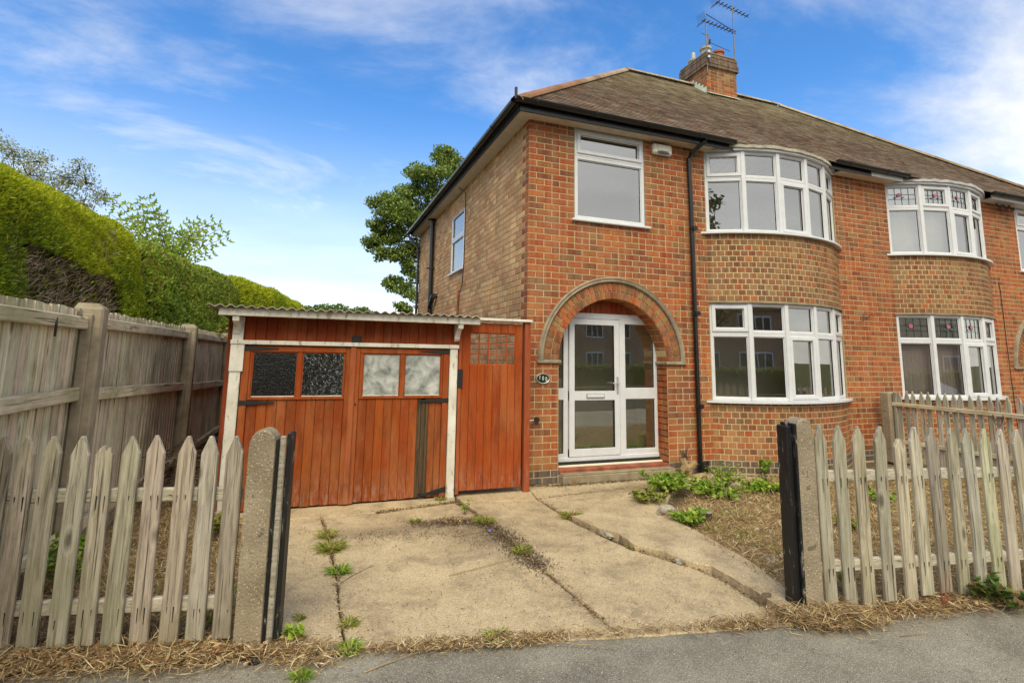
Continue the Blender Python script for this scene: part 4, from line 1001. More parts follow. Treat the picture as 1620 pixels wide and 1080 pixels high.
b = MB(); b.tube([(.135, -.006, .815), (.135, -.05, .815)], .034, 14, M['iron'], rr=[.03, .036]); b.tube([(.0, -.012, .80), (.06, -.012, .805), (.115, -.02, .812)], .009, 6, M['numeral'])
tag(b.build('tap_cover'), 'round black knob with a pale pipe low on the brick pier', 'wall fitting')

# ------------------------------------------------------------------ garage
GY = -.27
gar = empty('garage', (-2.2, GY, 0), label='low red timber garage with a corrugated roof and white posts', cat='garage')
RP = [(.285, .066, .012), (.25, .054, .011), (.33, .080, .015), (.22, .046, .010), (.28, .062, .011)]
shadeRP = [(.20, .036, .010), (.17, .030, .009), (.23, .042, .012), (.15, .026, .008)]  # boards under the fascia: its shade is painted into their darker colour
def plank(x0, x1, z0, z1, y0, y1, parent, name='plank', mat='red', col=None, X=None, lab=None):
    b = MB(); b.cbox(x0+.0012, x1-.0012, y0, y1, z0, z1, .0045, M[mat], col or jit(random.choice(RP), .14), X); return b.build(name, parent, label=lab)
b = MB(); b.cbox(-3.44, -3.335, GY-.045, GY+.1, -.03, 1.99, .006, M['white']); b.cbox(-3.445, -3.315, GY-.055, GY-.044, 1.42, 1.70, .004, M['white']); b.build('post', gar)
b = MB(); b.cbox(-1.11, -1.015, GY-.05, GY+.1, -.01, 1.70, .006, M['white']); b.build('post', gar)
b = MB(); b.cbox(-3.45, -1.005, GY-.065, GY+.09, 1.70, 1.745, .005, M['white']); b.build('beam', gar)
x = -3.43
while x < -.985:
    w = random.uniform(.098, .106); plank(x, min(x+w, -.965), 1.745, 2.052, GY-.012, GY+.012, gar, col=jit(random.choice(shadeRP), .1)); x += w
b = MB(); b.cbox(-2.24, -2.13, GY-.03, GY-.01, 1.75, 1.82, .004, M['iron']); b.build('latch_plate', gar)
b = MB(); b.cbox(-3.56, -.80, -.50, -.475, 1.985, 2.062, .006, M['white']); b.build('fascia', gar)
for xx in (-3.40, -1.03):                                        # curved corbels
    b = MB(); q = [(0, 0), (0, .20), (-.20, .20), (-.19, .15)]+[(-.19+.15*math.sin(t), .15-.15*(1-math.cos(t))*1.0) for t in np.linspace(.2, 1.4, 6)]
    b.add([(xx-.03, GY-.015+y, 1.785+z) for y, z in q]+[(xx+.03, GY-.015+y, 1.785+z) for y, z in q], [tuple(range(len(q))), tuple(range(len(q), 2*len(q)))[::-1]]+[(i, len(q)+i, len(q)+(i+1) % len(q), (i+1) % len(q)) for i in range(len(q))], M['white']); b.build('bracket', gar)
# corrugated roof
xs_ = np.linspace(-3.66, -.80, 30*8+1); ys_ = np.array([-.56, 1, 2.5, 4, 5.2]); v = []
for y in ys_:
    for x in xs_: v.append((x, y, 2.08+.012*math.sin((x+3.66)/2.86*30*2*PI)+.004*math.sin(x*3)-.03*(y+.56)))
nx = len(xs_); f = [(j*nx+i, j*nx+i+1, (j+1)*nx+i+1, (j+1)*nx+i) for j in range(len(ys_)-1) for i in range(nx-1)]
b = MB(); b.add(v, f, M['asb']); b.add([(p[0], p[1], p[2]-.007) for p in v], [q[::-1] for q in f], M['asb']); b.add([v[i] for i in range(nx)]+[(v[i][0], v[i][1], v[i][2]-.007) for i in range(nx)], [(i+1, i, nx+i, nx+i+1) for i in range(nx-1)], M['asb'])
o = b.build('roof', gar, label='corrugated grey sheet roof'); shade(o, 60)
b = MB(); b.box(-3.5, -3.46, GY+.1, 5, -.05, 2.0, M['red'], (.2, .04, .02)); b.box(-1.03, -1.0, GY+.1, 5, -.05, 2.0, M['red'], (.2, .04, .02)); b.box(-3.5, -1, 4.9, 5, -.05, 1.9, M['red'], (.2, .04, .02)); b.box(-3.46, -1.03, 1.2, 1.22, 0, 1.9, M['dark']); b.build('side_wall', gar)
def gdoor(x0, x1, wins, mats, hinge_left):
    d = empty('door', (x0, GY, 0)); d.parent = gar
    y0, y1 = GY-.018, GY+.018; zt = 1.69
    # frame: stiles and rails stand proud of the boards
    c = lambda: jit((.30, .060, .010), .08)
    plank(x0+.003, x0+.075, .018, zt, y0-.016, y1, d, 'stile', col=c()); plank(x1-.075, x1-.003, .018, zt, y0-.016, y1, d, 'stile', col=c())
    plank(x0+.075, x1-.075, 1.628, zt, y0-.0165, y1, d, 'rail', col=c())
    (a, b_), (c2, d2) = wins
    plank(b_, c2, 1.155, 1.628, y0-.012, y1, d, 'rail', col=c())
    plank(x0+.075, a, 1.14, 1.628, y0-.012, y1, d, 'rail', col=c())
    if x1-.075-d2 > .01: plank(d2, x1-.075, 1.14, 1.628, y0-.012, y1, d, 'rail', col=c())
    plank(x0+.075, x1-.075, 1.125, 1.158, y0-.013, y1, d, 'rail', col=c())
    for (p, q), m in zip(wins, mats):
        g = MB(); g.box(p, q, y0+.006, y0+.010, 1.155, 1.628, M[m]); g.build('pane', d)
        g = MB()
        for r in ((p, q, 1.156, 1.166), (p, q, 1.618, 1.628), (p, p+.009, 1.156, 1.628), (q-.009, q, 1.156, 1.628)): g.box(r[0], r[1], y0-.004, y0+.005, r[2], r[3], M['white'] if r[3]-r[2] < .02 and r[2] < 1.2 else M['red'], (.3, .06, .02))
        g.build('glazing_bead', d)
    x = x0+.075; i = 0; W_ = (x1-x0-.15)/10
    while i < 10:
        dam = (not hinge_left) and i in (7,)
        if dam:
            plank(x, x+W_*.5, .025, 1.13, y0+.004, y1, d, mat='char', lab='charred black plank'); plank(x+W_*.5, x+W_*1.0, .06, 1.10, y0, y1, d, mat='char', lab='charred black plank')
            plank(x+W_, x+W_*1.4, .025, 1.12, y0+.003, y1, d, mat='char', lab='charred black plank'); x += W_*1.4; i += 1; W_ = (x1-.075-x)/(10-i)
        else:
            plank(x, x+W_, .02+random.uniform(0, .008), 1.126, y0+random.uniform(0, .002), y1, d); x += W_; i += 1
    for z in (1.66, 1.10):                                       # strap hinges
        xa = x0+.0 if hinge_left else x1; sgn = 1 if hinge_left else -1; ln = .34
        h = MB(); q = [(0, -.026), (ln, -.008), (ln+.01, 0), (ln, .008), (0, .026)]
        h.add([(xa+sgn*x_, y0-.022, z+z_) for x_, z_ in q]+[(xa+sgn*x_, y0-.016, z+z_) for x_, z_ in q], [tuple(range(5)), tuple(range(5, 10))[::-1]]+[(k, 5+k, 5+(k+1) % 5, (k+1) % 5) for k in range(5)], M['iron']); h.build('hinge', d)
    if not hinge_left:
        h = MB(); h.add([(x1-.32, y0-.021, .035), (x1-.0, y0-.021, .075), (x1-.0, y0-.021, .135), (x1-.32, y0-.021, .055)]+[(x1-.32, y0-.015, .035), (x1-.0, y0-.015, .075), (x1-.0, y0-.015, .135), (x1-.32, y0-.015, .055)], [(0, 1, 2, 3), (4, 7, 6, 5), (0, 4, 5, 1), (3, 2, 6, 7)], M['iron']); h.build('hinge', d)
        plank(x0-.035, x0+.028, .02, 1.69, y0-.035, y0-.017, d, 'stile', col=(.34, .08, .035))
        h = MB(); h.tube([(x0+.045, y0-.022, 1.07), (x0+.045, y0-.014, 1.07)], .012, 8, M['iron']); h.build('keyhole', d)
    return d
gdoor(-3.33, -2.215, ((-3.228, -2.79), (-2.737, -2.305)), ('glass_s', 'glass_b'), True)
gdoor(-2.21, -1.112, ((-2.10, -1.688), (-1.635, -1.212)), ('whitewash', 'whitewash'), False)

# side gate
gt = empty('side_gate', (-.5, GY, 0), label='tall red plank side gate with a lattice panel between garage and house', cat='gate')
RG2 = [(.28, .050, .010), (.32, .062, .012), (.25, .043, .009), (.35, .072, .013)]
gx0, gx1 = -.955, -.175
xw = [gx0]+[gx0+.035+(gx1-gx0-.035)*i/8 for i in range(1, 9)]
ww = (gx1-gx0)/8
for i in range(8):
    a, c = gx0+ww*i, gx0+ww*(i+1)
    if i in (0, 7): plank(a, c, .065, 2.02, GY-.02, GY+.005, gt, col=jit(random.choice(RG2), .08))
    else:
        plank(a, c, .065, 1.515, GY-.02, GY+.005, gt, col=jit(random.choice(RG2), .08)); plank(a, c, 1.90, 2.02, GY-.02, GY+.005, gt, col=jit(random.choice(RG2), .08))
la, lb = gx0+ww, gx1-ww
for i in range(6): x = la+(lb-la)*i/5; b = MB(); b.cbox(x-.0075, x+.0075, GY-.016, GY-.002, 1.51, 1.905, .002, M['red'], (.38, .07, .02)); b.build('lattice_bar', gt)
for i in range(4): z = 1.52+.378*i/3; b = MB(); b.cbox(la, lb, GY-.010, GY+.004, z-.0075, z+.0075, .002, M['red'], (.38, .07, .02)); b.build('lattice_bar', gt)
b = MB(); b.cbox(gx0-.045, gx0-.003, GY-.03, GY+.03, .03, 2.04, .004, M['red'], (.34, .065, .02)); b.build('gate_post', gt)
b = MB(); b.cbox(-.15, -.075, GY-.045, GY+.05, .0, 2.05, .005, M['red'], (.34, .085, .035)); b.build('gate_post', gt)
b = MB(); b.cbox(-.86, -.06, GY-.075, GY+.06, 2.05, 2.082, .004, M['white']); b.build('top_rail', gt)
b = MB(); b.cbox(gx0-.05, gx0+.01, GY-.037, GY-.03, 1.24, 1.46, .003, M['iron']); b.build('bolt', gt)
b = MB(); b.cbox(gx0, gx1, GY+.006, GY+.03, .3, .4, .003, M['red'], (.3, .06, .02)); b.cbox(gx0, gx1, GY+.006, GY+.03, 1.3, 1.4, .003, M['red'], (.3, .06, .02)); b.build('rail', gt)

# ------------------------------------------------------------------ picket fences
def picket(parent, x, y, ang, zb, zt, w=.088, th=.02, lean=0, broken=False, col=None, yoff=0):
    b = MB(); h = zt-zb; tipz = h; sh = h-.10; n = 6
    a = w/2; j = lambda s: random.uniform(-s, s)
    out = [(-a+j(.003), 0), (a+j(.003), 0), (a+j(.003), h*.33), (a+j(.003), h*.66), (a+j(.002), sh+j(.008))]
    if broken: out += [(a*.6, sh+.04), (a*.3, sh+.015), (-a*.05, sh+.05), (-a*.5, sh+.03)]
    else: out += [(a*.42, sh+.064+j(.006)), (.006+j(.008), tipz), (-.008, tipz-.002), (-a*.5, sh+.060+j(.006))]
    out += [(-a+j(.002), sh+j(.008)), (-a+j(.003), h*.66), (-a+j(.003), h*.33)]
    m = len(out); c = .005
    cx_ = 0; ins = [(px*(1-c/a), max(pz, c) if pz < sh else pz-c*1.2) for px, pz in out]
    bow = random.uniform(-.006, .006)
    def B_(pz): return bow*math.sin(PI*pz/h)
    v = [(px+lean*pz, -th/2+c+B_(pz), pz) for px, pz in out]+[(px+lean*pz, -th/2+B_(pz), pz) for px, pz in ins]+[(px+lean*pz, th/2+B_(pz), pz) for px, pz in out]
    f = [(i, (i+1) % m, m+(i+1) % m, m+i) for i in range(m)]+[tuple(range(m, 2*m))]+[(2*m+i, 2*m+(i+1) % m, (i+1) % m, i) for i in range(m)]+[tuple(range(2*m, 3*m))[::-1]]
    f = [q[::-1] if False else q for q in f]
    X = RZ(ang, (x, y, zb)) @ Matrix.Translation((0, yoff, 0))
    b.add(v, f, M['picket'], col or tuple(k_*q_ for k_, q_ in zip(jit((1, 1, 1), .13), random.choice([(1, 1, 1), (.97, .985, .90), (1, .975, .94), (.9, .9, .9), (.83, .82, .80)]))), X)
    # rusted nail streaks where the rails are fixed
    return b.build('picket', parent, label='snapped picket with a broken tip' if broken else None)
def nails(parent, pts):
    b = MB()
    for (x, y, z, ang) in pts:
        for dx in (-.018+random.uniform(-.008, .008), .02+random.uniform(-.008, .008)):
            X = RZ(ang, (x, y, z)); w_ = random.uniform(.002, .0045); ln = random.uniform(.015, .085)
            b.add([(dx-w_, 0, .006), (dx+w_, 0, .006), (dx+w_*.6, 0, -ln), (dx-w_*.4, 0, -ln-.01)], [(0, 1, 2, 3)], M['iron'], X=X)
    b.build('nail_stain', parent, kind='stuff')
def rail(parent, p, q, h=.075, th=.04, mat='railw', name='rail'):
    p, q = Vector(p), Vector(q); d = q-p; ang = math.atan2(d.y, d.x); ln = Vector((d.x, d.y)).length
    b = MB(); b.cbox(0, ln, -th/2, th/2, -h/2, h/2, .006, M[mat], jit((1, 1, 1), .06), X=Matrix.Translation(p) @ Matrix.Rotation(ang, 4, 'Z') @ Matrix.Rotation(-math.atan2(d.z, ln), 4, 'Y')); return b.build(name, parent)
# left run
fl1 = empty('picket_fence', (-3.5, -2.9, 0), label='weathered picket fence on the left, ending at the gate post with two loose black boards', cat='fence')
XL = [-4.24, -4.122, -3.992, -3.846, -3.713, -3.583, -3.445, -3.298, -3.164, -3.028]
angL = math.atan(-.24); nl = []
for i, x in enumerate(XL):
    y = -2.99-.24*(x+2.94); picket(fl1, x, y, angL, random.uniform(.0, .05), 1.13 if i != 6 else 1.135, .095, .022, random.uniform(-.012, .012), i == 4)
    nl += [(x, y-.013, .80, angL), (x, y-.013, .21, angL)]
nails(fl1, nl)
rail(fl1, (-4.36, -2.64+.03, .80), (-2.98, -2.98+.035, .80)); rail(fl1, (-4.36, -2.64+.03, .215), (-2.98, -2.98+.035, .215))
# right run
fr1 = empty('picket_fence', (2, -3.95, 0), label='weathered picket fence on the right, running from the pebbly gate post to the photo edge', cat='fence')
XR = [.648, .793, .937, 1.10, 1.27, 1.402, 1.553, 1.703, 1.855, 2.012, 2.144, 2.294, 2.43, 2.58, 2.72]; angR = math.atan(-.16); nl = []
for i, x in enumerate(XR):
    y = -3.744-.16*(x-.569); zt = 1.185-.004*i; picket(fr1, x, y, angR, random.uniform(.0, .06), zt-(.03 if i == 4 else 0), .091, .022, random.uniform(-.012, .016)-.0, i == 4)
    nl += [(x, y-.013, .83, angR), (x, y-.013, .26, angR)]
nails(fr1, nl)
rail(fr1, (.55, -3.71, .845), (2.85, -4.08, .83)); rail(fr1, (.55, -3.71, .27), (2.85, -4.08, .255))
# dividing fence at the party line
dv = empty('picket_fence', (6.45, -1.2, 0), label='old low picket fence dividing the two front gardens below the blinds window', cat='fence')
b = MB(); b.cbox(6.36, 6.52, -.30, -.14, 0, 1.14, .02, M['post']); b.build('post', dv, label='stubby concrete post')
yy = -.40; i = 0
while yy > -3.9:
    picket(dv, 6.46, yy, -PI/2, .05, 1.17+random.uniform(-.01, .01), .07, .018, random.uniform(-.02, .02)); yy -= .113; i += 1
rail(dv, (6.50-.07, -.3, .95), (6.43, -3.9, .90), .06, .035, 'fencer'); rail(dv, (6.43, -.3, .36), (6.43, -3.9, .33), .06, .035, 'fencer')
b = MB(); b.cbox(6.42, 6.47, -.37, -.32, .2, 1.14, .006, M['picket'], (.8, .8, .8)); b.build('batten', dv)
b = MB(); b.tube([(6.38, -1.72, .93), (6.36, -1.74, .82), (6.37, -1.80, .78), (6.39, -1.83, .86), (6.38, -1.84, .93)], .006, 5, M['iron']); b.build('wire_loop', dv)

# gate posts
def gatepost(x, y, ang, w, d, h, label, side):
    p = empty('gate_post', (x, y, 0), label=label, cat='gate post')
    n = 9; prof = [(-w/2, -.1), (w/2, -.1), (w/2, h-.10)]+[(w/2*math.cos(t), h-.10+.10*math.sin(t)) for t in np.linspace(.25, PI-.25, n)]+[(-w/2, h-.10)]
    m = len(prof); c = .012; X = RZ(ang, (x, y, 0)); b = MB()
    cz_ = h*.5
    v = []
    for (yy_, s_) in ((-d/2, 1-.05), (-d/2+c, 1), (d/2-c, 1), (d/2, 1-.05)):
        for px, pz in prof: v.append((px*s_, yy_, pz if s_ == 1 else min(pz, h)-(.012 if pz > h-.12 else 0)))
    f = [tuple(range(m)), tuple(range(3*m, 4*m))[::-1]]
    for k in range(3): f += [(k*m+i, (k+1)*m+i, (k+1)*m+(i+1) % m, k*m+(i+1) % m) for i in range(m)]
    b.add(v, f, M['post'], X=X); o = b.build('concrete_shaft', p)
    return p, X
gp, X = gatepost(-2.875, -3.01, angL, .150, .13, 1.175, 'pebbly concrete gate post on the left with split black timbers on its right side', 1)
b = MB(); b.cbox(.076, .092, -.06, .09, -.02, 1.12, .005, M['blackp'], X=X); b.build('batten', gp)
b = MB(); b.cbox(.093, .125, -.05, -.02, -.0, 1.135, .006, M['railw'], (.75, .75, .75), X=X); b.build('batten', gp, label='split grey batten')
b = MB(); b.cbox(.126, .155, -.03, .06, -.0, 1.15, .006, M['blackp'], X=X); b.build('batten', gp)
gp, X = gatepost(.505, -3.70, angR, .135, .13, 1.235, 'pebbly concrete gate post on the right with a black board on its left side', -1)
b = MB(); b.cbox(-.085, -.068, -.075, .07, -.02, 1.20, .005, M['blackp'], X=X); b.build('batten', gp)
b = MB(); b.cbox(-.125, -.0855, -.045, .06, .0, 1.18, .006, M['blackp'], X=X); b.build('batten', gp)

# ------------------------------------------------------------------ boarded fence on the left boundary
pf = empty('panel_fence', (-4.0, -1, 0), label='tall boarded fence with concrete posts below the hedge', cat='fence')
def cpost(x, y, h):
    b = MB(); w = .055
    b.cbox(x-.05, x+.15, y-w-.01, y+w+.01, -.05, h-.03, .014, M['concpost'])
    b.add([(x-.045, y-w, h-.035), (x+.145, y-w, h-.035), (x+.145, y+w, h-.035), (x-.045, y+w, h-.035), (x-.03, y-w+.03, h+.005), (x+.10, y-w+.03, h+.005), (x+.10, y+w-.03, h+.005), (x-.03, y+w-.03, h+.005)], [(0, 1, 5, 4), (1, 2, 6, 5), (2, 3, 7, 6), (3, 0, 4, 7), (4, 5, 6, 7)], M['concpost'])
    b.cbox(x+.02, x+.09, y-w-.03, y-w-.012, -.05, h-.08, .006, M['concpost'])
    b.build('concrete_post', pf)
P0, P1, P2, P3 = (-4.34, -1.50), (-4.24, 1.55), (-4.20, 4.7), (-4.42, -4.4)
for p in (P0, P1, P2): cpost(p[0], p[1], 1.97)
def panel(p, q, ztop, zmid, ninner):
    p, q = Vector(p), Vector(q); d = q-p; ln = d.length; ang = math.atan2(d.y, d.x); X = RZ(ang, (p.x, p.y, 0))
    # local x along, local -y faces garden (towards +X side) when ang ~ +90deg
    n = int(ln/.105); w = ln/n
    for i in range(n):
        a = i*w; b = MB(); th0, th1 = .014, .006
        z1 = ztop+random.uniform(-.012, .006); c = jit((1, 1, 1), .14)
        v = [(a, -.012, .10), (a+w+.012, -.002, .10), (a+w+.012, -.002, z1), (a, -.012, z1), (a, .004, .10), (a+w+.012, .004, .10), (a+w+.012, .004, z1), (a, .004, z1)]
        b.add(v, [(0, 1, 2, 3), (5, 4, 7, 6), (3, 2, 6, 7), (0, 3, 7, 4), (1, 5, 6, 2), (0, 4, 5, 1)], M['fenceb'], c, X); b.build('board', pf)
    for (z, zz, h) in ((ztop-.11, ztop-.11, .09), (zmid, ninner, .10), (.25, .25, .09)):
        b = MB(); b.cbox(.06, ln-.06, -.07, -.014, -h/2, h/2, .008, M['fencer'], jit((1, 1, 1), .06), X @ Matrix.Translation((0, 0, z)) @ Matrix.Rotation(-math.atan2(zz-z, ln), 4, 'Y')); b.build('rail', pf)
    b = MB(); b.cbox(.05, ln-.05, -.02, .02, -.05, .14, .006, M['concpost'], (1, 1, 1), X); b.build('gravel_board', pf)
panel(P0, P1, 1.94, 1.27, 1.17); panel(P1, P2, 1.95, 1.15, 1.06)
panel(P3, P0, 1.925, 1.27, 1.285)
b = MB(); b.tube([(-4.29, -2.08, 1.83), (-4.28, -2.10, 1.78), (-4.285, -2.09, 1.70)], .008, 5, M['iron']); tag(b.build('strap'), 'dark scrap of strap hanging from the top fence rail at far left', 'strap')

# ------------------------------------------------------------------ foliage helpers
def quads(C, U, V, cols, name, mat, parent=None, **k):
    """leaf quads: centres C, half axes U (length) and V (width), diamond-like with blunt ends"""
    N = len(C); v = np.empty((N, 4, 3)); v[:, 0] = C-U; v[:, 1] = C+V-U*.05; v[:, 2] = C+U; v[:, 3] = C-V-U*.05
    return npmesh(name, v.reshape(-1, 3), np.arange(N*4).reshape(N, 4), mat, cols, parent, **k)
def unit(a): return a/np.maximum(1e-9, np.linalg.norm(a, axis=1, keepdims=True))
def randdir(n): return unit(rng.normal(size=(n, 3)))
def perp(U):
    w = randdir(len(U)); return unit(np.cross(U, w))
def pick(pal, n, s=.18):
    p = np.array(pal)[rng.integers(0, len(pal), n)]; return np.clip(p*rng.uniform(1-s, 1+s, (n, 1)), 0, 1)
from mathutils import noise as mno
def nz(P, sc, seed=0.0): return np.array([mno.noise(Vector((p[0]*sc+seed, p[1]*sc, p[2]*sc))) for p in P])

def hedge(name, label, path, hw, H, n, ls, lw, palF, outbias, seed, dead=None, endcap=True, lump=.06, mat='leafsoft', lit_freshpal=None, lit_fresh=0.0):
    h = empty(name, (path[0][0], path[0][1], 0), label=label, cat='hedge')
    pts = np.array(path, float); seg = np.linalg.norm(np.diff(pts, axis=0), axis=1); cum = np.r_[0, np.cumsum(seg)]; T = cum[-1]
    def frame(t):
        x = np.interp(t, cum, pts[:, 0]); y = np.interp(t, cum, pts[:, 1]); e = .3
        dx = np.interp(np.minimum(t+e, T), cum, pts[:, 0])-np.interp(np.maximum(t-e, 0), cum, pts[:, 0]); dy = np.interp(np.minimum(t+e, T), cum, pts[:, 1])-np.interp(np.maximum(t-e, 0), cum, pts[:, 1])
        l = np.hypot(dx, dy); return x, y, dx/l, dy/l
    def surf(t, a, off=0.0):
        """a: 0 garden-side ground .. 1 far-side ground; superellipse section"""
        ang = PI*a; c, s_ = np.cos(ang), np.sin(ang); p = .62
        ox = np.sign(c)*np.abs(c)**p*hw; oz = np.abs(s_)**p*H
        x, y, dx, dy = frame(t); R_ = .8
        k = np.clip(np.minimum(t, T-t)/R_, .0, 1); sh = np.sqrt(np.clip(1-(1-k)**2, .02, 1)) if endcap else 1
        ox = ox*(.5+.5*sh); oz = oz*(.86+.14*sh)
        nx = np.sign(c)*np.abs(c)**(2-p)/hw; nz_ = np.abs(s_)**(2-p)/H; l = np.hypot(nx, nz_); nx, nz_ = nx/l, nz_/l
        P = np.stack([x+dy*ox, y-dx*ox, oz], 1); Nn = np.stack([dy*nx, -dx*nx, nz_], 1); return P, Nn
    # dark core
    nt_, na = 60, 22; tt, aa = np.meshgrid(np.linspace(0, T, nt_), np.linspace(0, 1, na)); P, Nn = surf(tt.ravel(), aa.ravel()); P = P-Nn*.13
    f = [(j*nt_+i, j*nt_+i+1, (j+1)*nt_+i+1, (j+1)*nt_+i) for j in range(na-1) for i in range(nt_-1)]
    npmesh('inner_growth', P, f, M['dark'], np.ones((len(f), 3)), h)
    t = rng.uniform(-.0, T, n); a = rng.uniform(0, .78, n); a = np.where(rng.random(n) < .5, rng.uniform(0, .35, n), a)
    P, Nn = surf(t, a)
    g = nz(P, 1.6, seed)*lump*1.2+nz(P, 6, seed)*lump*.5; dep = rng.exponential(.022, n)
    P = P+Nn*(g-dep)[:, None]
    U = unit(Nn*outbias+np.array([0, 0, .55])+rng.normal(size=(n, 3))*.55); V = perp(U)
    sz = rng.uniform(.6, 1.35, n)[:, None]
    cols = pick(palF, n)
    if lit_freshpal is not None:
        w = np.clip(nz(P, 1.1, seed+9)*1.0+lit_fresh*(Nn[:, 2]*.6+np.clip((P[:, 2]/H-.62)*1.5, 0, .6))+.26, 0, 1); m = rng.random(n) < w; cols[m] = pick(lit_freshpal, m.sum())  # tops tinted yellower: new growth, plus light painted into the leaf colour
    keep = np.ones(n, bool)
    if dead:
        y0, y1, z0, z1 = dead; jy = nz(P, 1.6, 3)*.22; ins = (P[:, 1]+jy > y0) & (P[:, 1]+jy < y1) & (P[:, 2]+jy*.8 > z0) & (P[:, 2]-jy < z1) & (Nn[:, 2] < .75)
        keep &= ~(ins & (rng.random(n) < .97))
    quads(P[keep], U[keep]*ls*sz[keep], V[keep]*lw*sz[keep], cols[keep], 'foliage', M[mat], h)
    if dead:
        m = 9000; t = np.interp(rng.uniform(dead[0]-.3, dead[1]+.3, m), pts[:, 1], cum); a = rng.uniform(.05, .36, m); P, Nn = surf(t, a); P = P-Nn*rng.uniform(.02, .2, m)[:, None]
        U = unit(Nn*.5+np.array([0, .6, .5])+rng.normal(size=(m, 3))*.45); V = perp(U)
        quads(P, U*.055, V*.004, pick([(.36, .25, .17), (.44, .32, .23), (.24, .16, .10), (.50, .38, .28)], m), 'dead_twigs', M['straw'], h, label='brown dead patch of bare twigs')
    return h
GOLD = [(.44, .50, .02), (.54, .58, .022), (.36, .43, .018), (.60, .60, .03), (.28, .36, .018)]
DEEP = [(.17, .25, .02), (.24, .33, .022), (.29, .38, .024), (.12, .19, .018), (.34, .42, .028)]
hedge('conifer_hedge', 'bright yellow-green conifer hedge at far left with a brown dead patch', [(-6.2, -6.0), (-6.0, -2.5), (-5.80, .2), (-5.5, 2.75)], .74, 3.40, 190000, .028, .0075, DEEP, 1.0, 1.0, dead=(-.3, 1.4, 1.9, 2.5), lit_freshpal=GOLD, lit_fresh=1.3)
hedge('laurel_hedge', 'dark glossy broadleaf hedge in the middle above the boarded fence', [(-5.5, 2.6), (-5.05, 5.2), (-4.65, 7.6)], .70, 3.32, 42000, .032, .016, [(.18, .30, .035), (.25, .38, .05), (.33, .45, .06), (.12, .22, .03), (.40, .48, .07)], .6, 4.0, mat='leaf', lump=.06, lit_freshpal=[(.30, .42, .04), (.36, .46, .05), (.30, .20, .05), (.24, .38, .04)], lit_fresh=.8)
hedge('conifer_hedge', 'lime green conifer hedge tapering away behind the garage roof', [(-4.75, 6.6), (-4.05, 9), (-3.5, 12.5), (-3.4, 17)], .75, 3.38, 52000, .045, .012, DEEP, 1.0, 7.0, lit_freshpal=GOLD, lit_fresh=1.0)
hedge('shrub_border', 'low bright shrub tops showing just above the garage roof', [(-4.4, 19.5), (-1.5, 19.0), (.2, 18.6)], .9, 3.75, 16000, .06, .025, [(.12, .2, .02), (.18, .28, .03), (.09, .15, .02)], .7, 11.0, mat='leaf', lump=.22)

def limb(mb, p, q, r0_, r1_, n=6, sag=.08, mat='bark'):
    p, q = Vector(p), Vector(q); pts = []; rr = []; s_ = Vector((random.uniform(-1, 1), random.uniform(-1, 1), random.uniform(-.3, .6)))*(q-p).length*sag
    for i in range(n+1):
        t = i/n; pts.append(tuple(p.lerp(q, t)+s_*math.sin(PI*t))); rr.append(r0_+(r1_-r0_)*t)
    mb.tube(pts, r0_, 7, M[mat], rr=rr)
def tree(name, label, base, trunk_top, r, clusters, per, ls, lw, pal, flat_=.8, spread=1.0, mat='leaf', cat='tree'):
    t = empty(name, base, label=label, cat=cat); b = MB(); limb(b, base, trunk_top, r, r*.6, 8, .03); b.build('trunk', t, True)
    b = MB()
    forks = [Vector(base).lerp(Vector(trunk_top), f) for f in (.6, .75, .9, 1.0)]
    for (x, y, z, cr) in clusters:
        f = min(forks, key=lambda q: (q-Vector((x, y, z))).length+random.uniform(0, .8)); limb(b, f, (x, y, z), r*(.28 if r > .15 else .16), .015 if r > .15 else .006, 7, .12)
        for k in range(4): d = Vector(randdir(1)[0])*cr*.8; limb(b, (x, y, z), tuple(Vector((x, y, z))+d), .025, .006, 3, .1)
    b.build('limbs', t, True)
    P = []; 
    for (x, y, z, cr) in clusters:
        nsub = 9; sub = np.array([x, y, z])+randdir(nsub)*cr*rng.uniform(.3, 1.0, (nsub, 1))*np.array([1, 1, flat_])
        k = int(per*cr*cr); c = sub[rng.integers(0, nsub, k)]; P.append(c+randdir(k)*(rng.random((k, 1))**.5)*cr*.54*spread*np.array([1, 1, .7]))
    P = np.concatenate(P); n = len(P); U = unit(rng.normal(size=(n, 3))+np.array([0, 0, -.1])); V = unit(np.cross(U, unit(np.array([0, 0, 1.])+rng.normal(size=(n, 3))*.6)))
    sz = rng.uniform(.6, 1.3, (n, 1)); quads(P, U*ls*sz, V*lw*sz, pick(pal, n, .25), 'crown', M[mat], t); return t
OAK = [(2.9, 18, 10.9, .9), (2.2, 17.6, 9.9, 1.0), (3.9, 18.5, 10.7, .9), (1.3, 18.2, 9.4, .85), (1.5, 18, 10.3, .6), (.3, 17.8, 8.6, .8), (.0, 18, 7.7, .75), (-.2, 18.3, 6.9, .65), (1.1, 17.5, 8.0, .95),
       (2.2, 18.6, 8.5, 1.1), (3.5, 18, 9.1, 1.0), (.9, 18, 6.4, .75), (1.9, 18.3, 6.6, .9), (.3, 17.7, 6.1, .5), (1.5, 18, 5.6, .7), (.8, 18.3, 4.9, .6), (1.4, 17.8, 4.6, .55), (2.2, 18, 4.4, .7), (1.3, 18, 3.8, .5), (2.0, 17.6, 7.6, .9),
       (.7, 18, 7.2, .7), (2.9, 18.2, 11.4, .55), (3.4, 17.8, 7.4, 1.1), (3.2, 18, 5.6, 1.0), (4.6, 18.6, 9.6, 1.2), (5.6, 18.8, 8.2, 1.4), (4.9, 18.4, 6.6, 1.3), (6.4, 19, 6.8, 1.2)]
